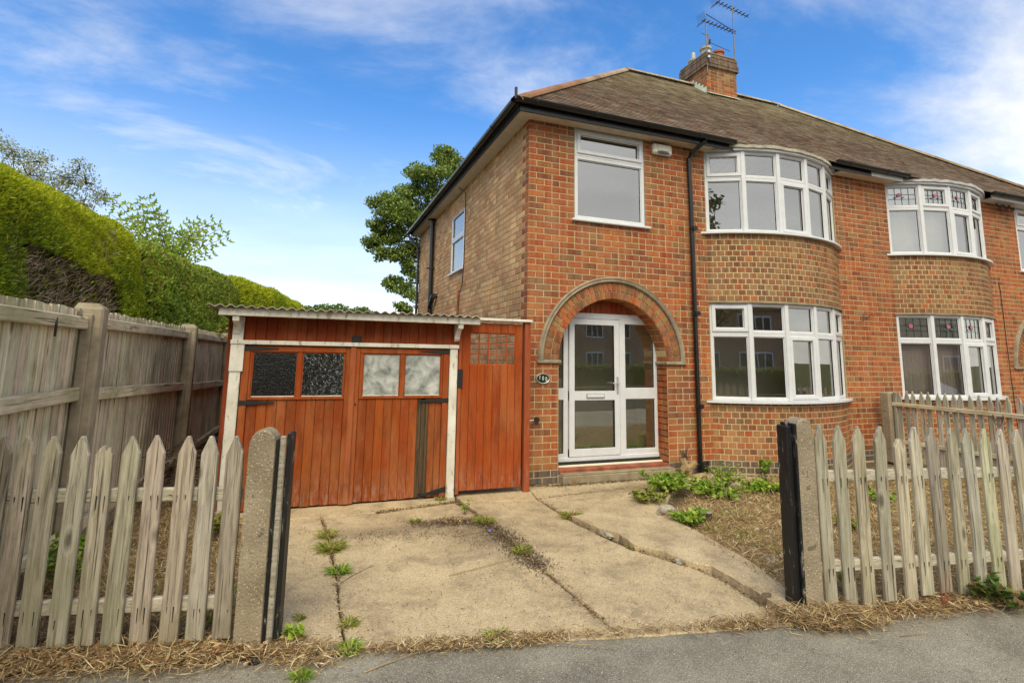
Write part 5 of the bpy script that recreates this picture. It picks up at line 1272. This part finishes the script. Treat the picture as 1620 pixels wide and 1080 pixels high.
tree('oak_tree', 'tall broadleaf tree with gaps in its crown behind the house side wall', (3.4, 18.6, -.1), (2.9, 18.2, 6.6), .26, OAK, 3300, .066, .043, [(.16, .24, .045), (.22, .30, .06), (.27, .36, .075), (.12, .18, .035), (.34, .42, .11)], .8, 1.05)
BIR = [(-11.0, 12, 7.2, .45), (-11.4, 12, 6.6, .5), (-10.4, 12.1, 7.0, .4), (-10.5, 11.8, 6.5, .5), (-9.7, 12, 6.6, .4), (-9.2, 12, 6.5, .35), (-8.8, 12.2, 6.15, .35), (-9.4, 12, 6.9, .3), (-9.9, 12, 6.1, .5), (-9.2, 12, 5.9, .4), (-10.7, 12, 6.0, .6), (-11.8, 12.3, 7.4, .6), (-12.4, 12.3, 6.6, .7)]
tree('sparse_tree', 'thin grey-leaved tree against the sky at the top of the golden hedge', (-10.6, 12.4, -.1), (-10.3, 12.2, 5.4), .12, BIR, 3000, .040, .020, [(.34, .38, .20), (.44, .46, .26), (.25, .29, .15), (.48, .48, .30)], .8, 1.5)

# sapling with feathery leaves rising over the hedge
sapl = empty('ash_sapling', (-5.55, 5.6, 0), label='bright lime feathery leaves of a sapling rising above the dark hedge', cat='sapling')
tips = [(-6.43, 4.52), (-6.19, 4.17), (-5.8, 4.53), (-5.6, 4.26), (-5.12, 4.2), (-4.76, 4.32), (-4.42, 3.92), (-4.74, 3.68), (-5.62, 3.8), (-5.93, 4.13), (-6.0, 4.38), (-5.0, 4.0), (-5.3, 3.95), (-4.9, 4.15), (-6.5, 4.25), (-5.75, 4.35), (-4.55, 4.1)]
b = MB(); b.tube([(-5.55, 5.6, 0), (-5.5, 5.6, 3.2)], .03, 6, M['twig']); b.build('stem', sapl)
LP, LU, LV = [], [], []; b = MB()
for (tx, tz) in tips:
    p = Vector((-5.5+random.uniform(-.15, .15), 5.6, 3.0)); q = Vector((tx, 5.5+random.uniform(-.35, .35), tz)); mid = (p+q)/2+Vector(((p.x-q.x)*.25, 0, .12)); pts = []
    for i in range(12):
        t = i/11; pts.append((1-t)**2*p+2*t*(1-t)*mid+t*t*q)
    b.tube([tuple(x) for x in pts], .008, 5, M['twig'], rr=[.012-.008*i/11 for i in range(12)])
    for i in range(3, 12):
        for side in (-1, 1):
            d = (pts[min(i+1, 11)]-pts[i-1]).normalized(); s_ = (d.cross(Vector((0, -1, .3)))).normalized()*side; st0 = pts[i]; ax = (s_+d*.5+Vector((0, random.uniform(-.5, .5), random.uniform(-.2, .3)))).normalized()
            for j in range(4):
                c = st0+ax*(.035+.036*j); LP.append(c+Vector((random.gauss(0, .008), random.gauss(0, .02), random.gauss(0, .008))))
                for_ = (d*random.uniform(.5, 1)*(1 if j % 2 else -1)+ax*.7).normalized(); LU.append(for_); LV.append(for_.cross(Vector((random.gauss(0, .4), -1, random.gauss(0, .5)))).normalized())
b.build('shoot', sapl)
LP, LU, LV = (np.array([tuple(x) for x in q]) for q in (LP, LU, LV)); n = len(LP)
quads(LP, LU*.056, LV*.020, pick([(.26, .38, .03), (.34, .46, .05), (.20, .32, .03), (.40, .50, .08)], n), 'leaflets', M['leaf'], sapl)

# ------------------------------------------------------------------ litter, straw, weeds
STRAW = [(.50, .36, .17), (.60, .46, .24), (.40, .27, .12), (.70, .58, .36), (.28, .17, .08), (.20, .11, .05), (.15, .085, .04)]
def scatter_straw(name, region, n, ln=(.02, .09), w=(.0012, .003), z=(0, .03), pal=STRAW, up=.25, **k):
    """region(n)->(N,2) points"""
    xy = region(n); n = len(xy); a = rng.uniform(0, 2*PI, n); el = rng.normal(0, up, n); U = np.stack([np.cos(a)*np.cos(el), np.sin(a)*np.cos(el), np.abs(np.sin(el))], 1)
    L_ = rng.uniform(*ln, n)[:, None]/2; C = np.c_[xy, rng.uniform(*z, n)]+np.array([0, 0, .006])+U*np.array([0, 0, 1])*L_; V = unit(np.cross(U, np.array([0, 0, 1.])+rng.normal(size=(n, 3))*.5))
    return quads(C, U*L_, V*rng.uniform(*w, n)[:, None], pick(pal, n), name, M['straw'], kind='stuff', **k)
def in_poly(poly):
    P_ = np.array(poly)
    def f(n):
        o = []
        tot = 0
        while tot < n:
            p = rng.uniform(P_.min(0), P_.max(0), (n*2, 2)); ins = np.zeros(len(p), bool)
            for i in range(len(P_)):
                a, b_ = P_[i], P_[i-1]; c = (a[1] > p[:, 1]) != (b_[1] > p[:, 1]); xx = (b_[0]-a[0])*(p[:, 1]-a[1])/(b_[1]-a[1]+1e-12)+a[0]; ins ^= c & (p[:, 0] < xx)
            o.append(p[ins]); tot += ins.sum()
        return np.concatenate(o)[:n]
    return f
def along(pts, sd, clump=0):
    P_ = np.array(pts, float); seg = np.linalg.norm(np.diff(P_, axis=0), axis=1); cum = np.r_[0, np.cumsum(seg)]
    def f(n):
        t = rng.uniform(0, cum[-1], n)
        if clump: m = rng.random(n) < .6; cc = rng.uniform(0, cum[-1], clump); t[m] = cc[rng.integers(0, clump, m.sum())]+rng.normal(0, .12, m.sum())
        t = np.clip(t, 0, cum[-1]); x = np.interp(t, cum, P_[:, 0]); y = np.interp(t, cum, P_[:, 1]); return np.stack([x+rng.normal(0, sd, n), y+rng.normal(0, sd, n)], 1)
    return f
edgeL = [(-4.4, eline(-4.4)+.12), (-3.6, eline(-3.6)+.10), (-2.75, eline(-2.75)+.08)]
edgeM = [(-2.7, eline(-2.7)+.02), (-1.7, eline(-1.7)+.02), (-.7, eline(-.7)+.03), (.1, eline(.1)+.03)]
edgeR = [(.2, eline(.2)+.06), (.6, eline(.6)-.02), (1.4, eline(1.4)+.06), (3.0, eline(3.0)+.08)]
scatter_straw('dry_grass', in_poly(RG), 52000, (.03, .13), (.0014, .0036), z=(0, .04), up=.35)
scatter_straw('dry_grass', in_poly([(-4.38, -2.6), (-2.95, -2.95), (-2.9, -1.0), (-3.5, -.3), (-3.55, 1), (-4.3, 1)]), 22000, (.03, .12), z=(0, .06), up=.4)
scatter_straw('straw_litter', along(edgeL, .095, 16), 6500, (.015, .12), z=(0, .03)); scatter_straw('straw_litter', along(edgeR, .075, 18), 5000, (.015, .13), z=(0, .03))
scatter_straw('straw_litter', along([(.25, -3.80), (.75, -3.95)], .06), 2600, (.03, .15), z=(0, .07))
scatter_straw('straw_litter', along([(-2.75, -3.12), (-2.5, -3.3)], .07), 1500, (.02, .1), z=(0, .03))
scatter_straw('straw_litter', along(edgeM, .035, 9), 4800, (.015, .08), z=(0, .025))
DARK = [(.07, .045, .028), (.10, .065, .04), (.05, .032, .02), (.15, .10, .06)]
scatter_straw('leaf_debris', along([(-1.6, -1.15), (-1.0, -1.25), (-.92, -1.7), (-.90, -2.3), (-.88, -2.55)], .075), 5200, (.004, .025), (.002, .006), (0, .008), DARK, .2)
scatter_straw('leaf_debris', along([(-2.3, -1.35), (-1.3, -1.5), (-1.2, -1.95)], .09), 1300, (.003, .018), (.001, .005), (0, .004), DARK, .2)
scatter_straw('leaf_debris', in_poly([(-2.9, -3.1), (.4, -3.7), (.8, -1.5), (2.5, -.9), (2.6, -.1), (-.9, -.3), (-2.9, -.6)]), 8000, (.003, .02), (.001, .004), (.006, .012), DARK+STRAW[:2], .1)
for jn in ([(-2.385, -3.2), (-2.38, -2.2), (-2.41, -1.2), (-2.46, -.65)], [(-.855, -3.59), (-.885, -2.78), (-.91, -2.2), (-.95, -1.2), (-1.05, -.55)], [(.275, -3.7), (.27, -2.9), (.03, -2.4), (-.05, -1.94), (-.11, -1.5), (-.1, -.7)], [(.5, -3.6), (.72, -3), (.8, -2.4), (.84, -1.9), (1.1, -1.4), (1.9, -.65), (2.6, -.95)], [(-.1, -.66), (.4, -.6), (1.2, -.52), (1.9, -.6)], [(-1.9, -.67), (-1.06, -.51)]):
    scatter_straw('leaf_debris', along(jn, .014, 9), 700, (.008, .05), (.0015, .004), (-.004, .012), DARK+STRAW[:3], .25)
scatter_straw('leaf_debris', along([(0, -.06), (.45, -.16), (2.2, -.16), (2.7, -.08), (3.0, -.1)], .035), 1500, (.006, .05), (.002, .007), (0, .014), DARK+[(.2, .11, .05)], .25)
# broad dead leaves at the fence feet
DL = [(.30, .16, .07), (.40, .24, .11), (.22, .11, .05), (.50, .36, .20)]
for reg, n in ((along(edgeL, .06), 420), (along(edgeR, .06), 420), (in_poly(RG), 500), (in_poly([(-4.2, -2.6), (-2.95, -2.9), (-2.95, -.8), (-4.0, -.8)]), 420)):
    xy = reg(n); C = np.c_[xy, rng.uniform(.01, .05, n)]; a = rng.uniform(0, 2*PI, n); U = unit(np.stack([np.cos(a), np.sin(a), rng.normal(0, .4, n)], 1)); V = unit(np.cross(U, np.array([0, 0, 1.])+rng.normal(size=(n, 3))*.5))
    quads(C, U*rng.uniform(.012, .028, (n, 1)), V*rng.uniform(.007, .014, (n, 1)), pick(DL, n), 'dead_leaves', M['straw'], kind='stuff')
# grit on the tarmac
n = 900; x = rng.uniform(-4.3, 3, n); y = np.array([eline(q) for q in x])-np.abs(rng.normal(0, .45, n)); C = np.c_[x, y, np.full(n, -.002)]
U = unit(np.c_[rng.normal(size=(n, 2)), rng.normal(0, .2, n)]); V = unit(np.cross(U, np.array([0, 0, 1.])+rng.normal(size=(n, 3))*.3)); s_ = rng.uniform(.002, .006, (n, 1))
quads(C, U*s_, V*s_*.7, pick([(.4, .36, .3), (.25, .22, .18), (.05, .05, .05), (.6, .56, .5)], n), 'grit', M['straw'], kind='stuff')

GREEN = [(.22, .38, .035), (.30, .46, .05), (.17, .29, .03), (.40, .50, .07)]
YG = [(.30, .34, .05), (.24, .30, .04), (.38, .38, .07), (.18, .25, .03), (.42, .36, .12)]
def weed(label, x, y, r, h, n, kind='tuft', pal=GREEN, z0=.0):
    o = empty('weed', (x, y, z0), label=label, cat='weed', group=None)
    if kind == 'tuft':
        a = rng.uniform(0, 2*PI, n); q = np.sqrt(rng.random(n))*r*.55; B0 = np.c_[x+np.cos(a)*q, y+np.sin(a)*q, np.full(n, z0)]
        d = unit(np.c_[np.cos(a), np.sin(a), rng.uniform(.35, 1.6, n)]+rng.normal(size=(n, 3))*.25); ln = rng.uniform(.4, 1.1, (n, 1))*h; mid = B0+d*ln*.6; tip = mid+unit(d*np.array([1, 1, .1])+np.array([0, 0, -.15]))*ln*.5
        s_ = unit(np.cross(d, randdir(n)))*rng.uniform(.0022, .005, (n, 1)); v = np.stack([B0-s_, B0+s_, mid+s_, mid-s_, tip+s_*.2, tip-s_*.2], 1).reshape(-1, 3)
        k = np.arange(n)[:, None]*6; f = np.r_[k+np.array([[0, 1, 2, 3]]), k+np.array([[3, 2, 4, 5]])]; c = pick(pal, n); npmesh('blades', v, f, M['leaf'], np.r_[c, c], o)
    else:
        P_, U_, V_ = [], [], []; b = MB()
        for s in range(max(4, n//16)):
            a = random.uniform(0, 2*PI); q = r*random.uniform(.2, 1); top = Vector((x+math.cos(a)*q, y+math.sin(a)*q, z0+h*random.uniform(.45, 1.05))); p = Vector((x+math.cos(a)*q*.15, y+math.sin(a)*q*.15, z0)); mid = p.lerp(top, .5)+Vector((0, 0, h*.22))
            pts = [(1-t)**2*p+2*t*(1-t)*mid+t*t*top for t in np.linspace(0, 1, 6)]; b.tube([tuple(w) for w in pts], .002, 4, M['twig'])
            for j in range(16):
                t = random.uniform(.3, 1); c = (1-t)**2*p+2*t*(1-t)*mid+t*t*top; d = Vector((random.gauss(0, 1), random.gauss(0, 1), random.gauss(.2, .5))).normalized(); P_.append(c+d*.018); U_.append(d); V_.append(d.cross(Vector((random.gauss(0, .5), random.gauss(0, .5), 1))).normalized())
        b.build('stalks', o); P_, U_, V_ = (np.array([tuple(w) for w in q]) for q in (P_, U_, V_)); m = len(P_); sz = rng.uniform(.6, 1.25, (m, 1)); big = .031 if kind == 'leafy' else .016
        quads(P_, U_*big*sz, V_*big*.58*sz, pick(pal, m), 'leaves', M['leaf'], o)
    return o
weed('largest yellow-green weed in the left drive crack', -2.40, -1.62, .13, .12, 260, 'tuft', YG)
weed('small weed at the top of the left drive crack nearest the garage', -2.42, -1.28, .09, .10, 120, 'tuft', YG)
weed('mid-height green weed in the left drive crack below the largest one', -2.36, -2.12, .10, .09, 130, 'tuft', GREEN)
weed('flat bright tuft lying on the concrete beside the black battens', -2.62, -2.78, .05, .035, 60, 'tuft', YG)
weed('lowest tuft in the left drive crack near the pavement', -2.34, -2.95, .07, .06, 80, 'tuft', YG)
weed('yellow-green tuft growing where drive and pavement meet at the left crack', -2.36, -3.25, .08, .08, 150, 'tuft', GREEN)
weed('faint green tuft in the middle of the drive slab near the garage doors', -1.60, -1.08, .06, .07, 60, 'tuft', YG)
weed('upright green weed in the debris patch before the white garage post', -1.06, -.98, .05, .14, 60, 'fern', GREEN)
weed('low yellow clump right of the upright weed in the debris patch', -.95, -1.28, .12, .09, 220, 'tuft', YG)
weed('straw-coloured clump in the debris patch left of the upright weed', -1.25, -1.2, .15, .06, 160, 'tuft', STRAW)
weed('yellow clump on the right edge of the dark debris trail', -.90, -2.15, .10, .08, 150, 'tuft', YG)
weed('yellow-red clump at the head of the path crack near the doorstep', -.06, -1.40, .12, .11, 240, 'tuft', YG+[(.36, .15, .06)])
weed('tuft in the path crack beside the broken stone', .04, -2.35, .06, .05, 60, 'tuft', YG)
weed('tiny tuft at the front edge of the wide path slab', .02, -3.72, .05, .05, 40, 'tuft', YG)
weed('tuft on the pavement edge in the middle of the driveway opening', -1.55, -3.40, .09, .08, 160, 'tuft', YG)
weed('green tuft growing from tarmac below the left gate post', -2.60, -3.42, .06, .06, 110, 'tuft', GREEN)
weed('green tuft at the foot of the split battens on the left gate post', -2.66, -3.05, .06, .09, 90, 'leafy', GREEN)
weed('yellow leafy clump at the left end of the garden edge weeds', 1.05, -1.15, .26, .15, 420, 'leafy', YG)
weed('bright leafy weed spilling over the pale stones', .92, -2.02, .22, .16, 480, 'leafy', GREEN)
weed('bushy green weed directly below the black downpipe', 1.55, -.80, .34, .22, 1000, 'leafy', GREEN)
weed('low green spread between the bushy weed and the feathery one', 1.98, -1.12, .46, .15, 1000, 'leafy', GREEN+YG[:2])
weed('feathery pale green weed under the bay window', 2.45, -.78, .30, .27, 900, 'fern', [(.28, .40, .05), (.34, .46, .07), (.22, .34, .04)])
weed('rounded green weed left of the black-edged gate post', 2.72, -1.2, .36, .15, 700, 'leafy', GREEN)
weed('creeper leaves climbing the blue brick base of the bay', 3.55, -.38, .10, .22, 120, 'leafy', GREEN)
weed('bramble with dark leaves at the foot of the right picket fence', 1.82, -4.08, .20, .17, 320, 'leafy', [(.10, .17, .03), (.15, .22, .04), (.08, .13, .03), (.2, .12, .05)])
weed('yellowing shoots at the foot of the second picket right of the gate post', .95, -3.6, .07, .22, 60, 'leafy', YG)
weed('small yellow-green weeds behind the middle of the right pickets', 2.3, -2.6, .18, .14, 160, 'leafy', YG)
weed('leafy weeds in the lawn near the dividing fence', 3.6, -2.0, .3, .16, 240, 'leafy', GREEN)
weed('yellow-green weed seen between left pickets near the gate post', -3.1, -2.6, .14, .25, 160, 'tuft', YG)
weed('weedy growth behind the left pickets below the first concrete post', -4.1, -1.9, .22, .38, 300, 'leafy', GREEN)
weed('green growth behind the left pickets beside the garage post', -3.35, -1.2, .2, .3, 220, 'leafy', YG)
weed('tuft growing at the foot of the white garage post', -1.18, -.36, .07, .06, 110, 'tuft', YG)
weed('fern shoot on top of the boarded fence where it meets the garage', -4.16, 3.75, .16, .26, 110, 'leafy', YG, 1.86)
b = MB()
for i in range(9): a = random.uniform(0, 2*PI); limb(b, (-4.14, 4.0, 1.86), (-4.14+math.cos(a)*.14, 4.0+math.sin(a)*.14, 1.86+random.uniform(-.12, .12)), .016, .008, 3, .2, 'stump')
tag(b.build('cut_ivy'), 'cut pale ivy stems on the fence top beside the garage', 'ivy')
# brushwood pile in the gap by the garage
b = MB()
for i in range(150):
    p = Vector((random.uniform(-4.15, -3.6), random.uniform(-.2, 1.8), random.uniform(.05, .55))); d = Vector((random.gauss(0, .6), random.gauss(0, .8), random.gauss(0, .25))).normalized()*random.uniform(.12, .35); limb(b, p, p+d, .008, .003, 3, .1, 'twig')
b.build('brushwood', kind='stuff')

# small rubble in the garden edge
n = 260; xy = np.r_[in_poly([(.75, -3.3), (.85, -2.0), (1.6, -1.3), (2.8, -1.3), (2.2, -2.2), (1.4, -3.2)])(180), along([(.3, -3.6), (.6, -3.4), (.9, -3.0)], .06)(80)]
TV = np.array([[1, 0, -.7], [-.5, .87, -.7], [-.5, -.87, -.7], [0, 0, 1], [.6, .6, .4]]); TF = np.array([[0, 1, 4], [1, 3, 4], [3, 0, 4], [1, 2, 3], [2, 0, 3]])
vs = []; 
for q in xy: s_ = rng.uniform(.006, .022); a = rng.uniform(0, 6.28); Rm = np.array([[math.cos(a), -math.sin(a), 0], [math.sin(a), math.cos(a), 0], [0, 0, 1]]); vs.append((TV*rng.uniform(.7, 1.3, (5, 3))*s_) @ Rm.T+np.array([q[0], q[1], .015]))
npmesh('rubble', np.concatenate(vs), (np.arange(n)[:, None, None]*5+TF).reshape(-1, 3), M['straw'], np.repeat(pick([(.5, .43, .33), (.6, .55, .46), (.36, .28, .2)], n), 5, 0), kind='stuff')
# sparse living shoots through the dry grass
for reg, n in ((in_poly([(.9, -3.7), (1.0, -1.9), (1.7, -1.3), (3.2, -.8), (6.2, -.8), (6.2, -4.4)]), 3200), (in_poly([(-4.2, -2.5), (-3.0, -2.8), (-2.95, -1.0), (-4.0, -1.0)]), 1800), (along([(.7, -3.4), (1.1, -2.4), (1.8, -1.5)], .18), 900)):
    xy = reg(n); cc = nz(np.c_[xy, np.zeros(n)], 2.3, 4); xy = xy[cc > .04]; n = len(xy); U = unit(np.c_[rng.normal(0, .6, n), rng.normal(0, .6, n), rng.uniform(.3, 1, n)]); C = np.c_[xy, rng.uniform(.01, .035, n)]
    quads(C, U*rng.uniform(.015, .04, (n, 1)), perp(U)*rng.uniform(.002, .006, (n, 1)), pick(YG+GREEN, n), 'green_shoots', M['leaf'], kind='stuff')
# stones, stumps, twigs
def rock(label, x, y, z, sx, sy, sz, mat='rock', name='stone', cat='stone', rz=0.0):
    bm = __import__('bmesh').new(); __import__('bmesh').ops.create_icosphere(bm, subdivisions=3, radius=1)
    s0 = random.uniform(0, 50)
    for v in bm.verts:
        k = 1+.45*mno.noise(v.co*1.3+Vector((s0, 0, 0)))+.16*mno.noise(v.co*4+Vector((s0, 0, 0))); v.co = Vector((v.co.x*sx*k, v.co.y*sy*k, max(-.5, min(.75, v.co.z*k))*sz))
    me = bpy.data.meshes.new(name); bm.to_mesh(me); bm.free(); me.materials.append(M[mat]); o = bpy.data.objects.new(name, me); COL.objects.link(o); o.location = (x, y, z); o.rotation_euler = (0, 0, rz); tag(o, label, cat); return o
rock('broken lump of concrete at the head of the path crack', -.02, -2.02, .02, .035, .075, .035, rz=.2)
rock('pale crumbled stone in the path crack nearer the pavement', .22, -2.78, .02, .03, .055, .03, rz=.5)
rock('small pale stone beside the sawn stump in the garden edge', .93, -1.62, .05, .09, .08, .07)
rock('grey flat stone under the bushy weeds', 2.1, -1.25, .02, .2, .13, .03)
rock('dark lump of tarmac at the foot of the left gate post', -2.83, -3.20, .01, .032, .028, .03, 'iron')
rock('thin dark stone near the black post by the pavement', .30, -3.55, .03, .05, .02, .06, 'twig')
b = MB()
pts = [(1.20+.115*math.cos(t)*(1+.15*math.sin(3*t)), -1.86+.095*math.sin(t)*(1+.1*math.cos(2*t))) for t in np.linspace(0, 2*PI, 22)[:-1]]
n = len(pts); b.add([(x, y, 0) for x, y in pts]+[(x, y, .085+.01*math.sin(x*60)) for x, y in pts]+[(1.2+(x-1.2)*.86, -1.86+(y+1.86)*.86, .09) for x, y in pts], [(i, (i+1) % n, n+(i+1) % n, n+i) for i in range(n)], M['bark']); b.add([(x, y, .085+.01*math.sin(x*60)) for x, y in pts]+[(1.2+(x-1.2)*.86, -1.86+(y+1.86)*.86, .09) for x, y in pts], [(i, (i+1) % n, n+(i+1) % n, n+i) for i in range(n)]+[tuple(range(n, 2*n))], M['rock'])
tag(b.build('tree_stump'), 'low sawn tree stump at the edge of the dry garden', 'tree stump')
b = MB(); limb(b, (2.38, -.20, 0), (2.30, -.16, .26), .055, .045, 4, .05, 'stump'); limb(b, (2.33, -.2, .1), (2.44, -.28, .22), .045, .04, 3, .05, 'stump'); limb(b, (2.33, -.22, .12), (2.22, -.28, .15), .045, .045, 3, .05, 'stump'); limb(b, (2.32, -.16, .2), (2.36, -.14, .36), .035, .03, 3, .05, 'stump'); limb(b, (2.4, -.26, .0), (2.56, -.34, .05), .05, .04, 3, .05, 'stump')
for i in range(12): limb(b, (2.32+random.uniform(-.05, .05), -.18, .24), (2.32+random.uniform(-.14, .12), -.2+random.uniform(-.08, .04), .36+random.uniform(0, .10)), .006, .002, 3, .2, 'twig')
tag(b.build('cut_shrub'), 'pale sawn-off shrub stump against the wall by the doorstep', 'shrub stump')
b = MB()
for i in range(7): limb(b, (.60, -.20, 0), (.60+random.uniform(-.09, .09), -.22+random.uniform(-.05, .04), random.uniform(.05, .17)), .007, .003, 3, .2, 'stump')
tag(b.build('dry_stems'), 'dry snapped stems at the left end of the doorstep', 'dry stems')
tw = [((-1.6, -2.45, .012), (-.98, -2.28, .016), 'long thin pale twig lying across the middle drive slab'), ((-1.35, -1.62, .012), (-.95, -1.55, .016), 'pale twig near the dark debris patch'), ((-1.45, -3.45, .012), (-.95, -3.72, .02), 'pale stick lying over the pavement edge'), ((-2.36, -2.35, .012), (-2.12, -2.2, .05), 'short twig leaning by the left drive crack'), ((.7, -2.55, .045), (1.05, -2.5, .05), 'twig on the garden edge slab'), ((1.1, -2.1, .03), (1.7, -1.9, .07), 'bleached branch lying in the dry garden'), ((-2.3, -3.48, 0), (-1.95, -3.38, .006), 'curved straw on the tarmac below the drive'), ((.75, -4.12, 0), (.93, -4.16, .012), 'short straw-coloured stick on the tarmac before the right fence')]
for p, q, lab in tw:
    b = MB(); limb(b, p, q, .0032, .0018, 7, .025, 'stump' if 'pale' in lab or 'straw' in lab or 'bleach' in lab else 'twig'); tag(b.build('twig'), lab, 'twig')
b = MB(); b.add([(-1.02, -1.60, .012), (-.985, -1.605, .014), (-.98, -1.575, .02), (-1.0, -1.59, .03)], [(0, 1, 3), (1, 2, 3), (0, 3, 2)], m_flat('blue_plastic', (.02, .05, .6), .3)); tag(b.build('plastic_scrap'), 'tiny bright blue plastic scrap on the drive', 'litter')
# red bramble stem by the fence
b = MB()
for i in range(4): limb(b, (1.38, -3.98, 0), (1.38+random.uniform(-.06, .06), -4.0, random.uniform(.15, .32)), .004, .002, 4, .1, 'quarry')
tag(b.build('bramble_stem'), 'thin reddish bare stems before the broken picket on the right', 'bramble stem')

# neighbour's garden bits
def trough(x, y, w, mat, lab):
    r = empty('planter', (x, y, 0), label=lab, cat='planter'); b = MB(); d = .11; h = .2
    o_ = [(-w/2, -d), (w/2, -d), (w/2, d), (-w/2, d)]; v = [(x+a*.9, y+c*.85, 0) for a, c in o_]+[(x+a, y+c, h) for a, c in o_]+[(x+a*.93, y+c*.85, h) for a, c in o_]+[(x+a*.9, y+c*.8, h-.03) for a, c in o_]
    f = [(i+k*4, (i+1) % 4+k*4, (i+1) % 4+4+k*4, i+4+k*4) for k in range(3) for i in range(4)]; b.add(v, f, M[mat]); b.add(v[12:], [(0, 1, 2, 3)], M['gsoil']); b.build('tub', r); return r
trough(6.95, -.75, .55, 'terracotta', 'orange trough planter nearest the dividing fence post'); trough(7.7, -.85, .4, 'terracotta', 'second terracotta trough further right beneath the blinds window')
weed('green plant between the terracotta troughs', 8.3, -1.0, .2, .35, 200, 'leafy', GREEN)
bn = empty('wheelie_bin', (9.0, -1.35, 0), label='dark bin with a blue-grey lid behind the dividing pickets', cat='bin'); b = MB()
b.add([(8.78, -1.6, 0), (9.22, -1.6, 0), (9.22, -1.15, 0), (8.78, -1.15, 0), (8.73, -1.68, .82), (9.27, -1.68, .82), (9.27, -1.1, .82), (8.73, -1.1, .82)], [(0, 1, 5, 4), (1, 2, 6, 5), (2, 3, 7, 6), (3, 0, 4, 7)], M['iron']); b.build('body', bn)
b = MB(); b.cbox(8.7, 9.3, -1.72, -1.07, .82, .90, .03, m_flat('blue_grey_plastic', (.16, .19, .27), .4)); b.build('lid', bn)
for dx in (-.24, .24): b = MB(); b.tube([(9+dx-.02, -1.12, .1), (9+dx+.02, -1.12, .1)], .1, 14, M['tyre']); b.build('wheel', bn)

# ------------------------------------------------------------------ across the road (seen in the window glass)
def far_house(x0, yf, lab):
    h = empty('brick_house', (x0, yf, 0), label=lab, cat='house'); b = MB(); b.box(x0, x0+12, yf-7, yf, 0, 5.0, M['plain_brick']); b.build('wall', h)
    b = MB(); v = [(x0-.3, yf+.3, 4.95), (x0+12.3, yf+.3, 4.95), (x0+12.3, yf-7.3, 4.95), (x0-.3, yf-7.3, 4.95), (x0+3.6, yf-3.5, 8.4), (x0+8.4, yf-3.5, 8.4)]; b.add(v, [(0, 1, 5, 4), (1, 2, 5), (2, 3, 4, 5), (3, 0, 4)], M['plain_roof']); b.build('roof', h)
    for wx in (1.0, 3.6, 7.0, 9.6):
        for wz in (.9, 3.3):
            b = MB(); b.box(x0+wx, x0+wx+1.5, yf, yf+.04, wz, wz+1.3, M['upvc']); o = b.build('window', h)
            for k in range(3): b = MB(); b.box(x0+wx+.08+k*.47, x0+wx+.48+k*.47, yf+.041, yf+.05, wz+.1, wz+1.2, M['gasket']); b.build('pane', o)
far_house(-12, -27, 'brick semi across the road, reflected left'); far_house(2.5, -29, 'brick semi across the road facing the bay window'); far_house(17, -31, 'brick semi across the road, furthest right')
tree('street_tree', 'dark leafy tree standing across the road', (-2.2, -19, 0), (-2.2, -19, 3), .2, [(-2.0+random.uniform(-1, 1)*(2.4-k*.075), -19+random.uniform(-1.2, 1.2), 3.2+k*.31, 1.25-k*.03) for k in range(24)], 260, .12, .08, [(.05, .09, .02), (.08, .13, .03)])
hedge('street_hedge', 'clipped hedge across the road', [(-14, -17.5), (24, -23)], .5, 1.3, 9000, .09, .04, [(.16, .22, .05), (.22, .28, .06)], .7, 3.0, mat='leaf')
def car(x, y, rz, lab):
    c = empty('parked_car', (x, y, -.12), label=lab, cat='car'); X = RZ(rz, (x, y, -.12))
    side = [(-2.05, .35), (-2.1, .75), (-1.95, .95), (-1.2, 1.02), (-.45, 1.42), (.9, 1.47), (1.75, 1.05), (2.05, .95), (2.1, .4), (1.75, .28), (-1.8, .28)]
    b = MB(); v = []; m = len(side)
    for yy_, k in ((-.84, .0), (-.76, .0), (.76, .0), (.84, .0)):
        for a, z in side: t = (z-1.0)/.45 if z > 1.0 else 0; v.append((a*(.985 if abs(yy_) > .8 else 1), yy_*(1-.16*t), z))
    f = [(k*m+i, k*m+(i+1) % m, (k+1)*m+(i+1) % m, (k+1)*m+i) for k in range(3) for i in range(m)]+[tuple(range(m)), tuple(range(3*m, 4*m))[::-1]]
    b.add(v, f, M['carwhite'], X=X); b.build('body', c)
    for s_ in (-1, 1):
        b = MB(); b.add([(-1.05, s_*.83, 1.04), (1.5, s_*.83, 1.06), (.85, s_*.735, 1.40), (-.42, s_*.735, 1.36)], [(0, 1, 2, 3)], M['gasket'], X=X); b.build('side_window', c)
        for wx in (-1.3, 1.3): b = MB(); b.tube([tuple(X @ Vector((wx, s_*.66, .31))), tuple(X @ Vector((wx, s_*.86, .31)))], .31, 18, M['tyre']); w = b.build('wheel', c); b = MB(); b.tube([tuple(X @ Vector((wx, s_*.80, .31))), tuple(X @ Vector((wx, s_*.87, .31)))], .19, 12, M['pale_metal']); b.build('rim', w)
        b = MB(); b.cbox(2.0, 2.1, s_*.72-.12, s_*.72+.12, .72, .92, .02, M['redlens'], X=X); b.build('tail_light', c)
    b = MB(); b.add([(-1.18, -.7, 1.04), (-1.18, .7, 1.04), (-.50, .62, 1.40), (-.50, -.62, 1.40)], [(0, 3, 2, 1)], M['gasket'], X=X); b.build('windscreen', c)
    b = MB(); b.add([(1.72, -.7, 1.09), (1.72, .7, 1.09), (.98, .62, 1.44), (.98, -.62, 1.44)], [(0, 1, 2, 3)], M['gasket'], X=X); b.build('rear_window', c)
car(4.6, -12.6, PI-.18, 'white hatchback parked across the road, reflected in the bay'); car(11.5, -9.6, -.18, 'white hatchback parked on the near side, right of the photo edge')
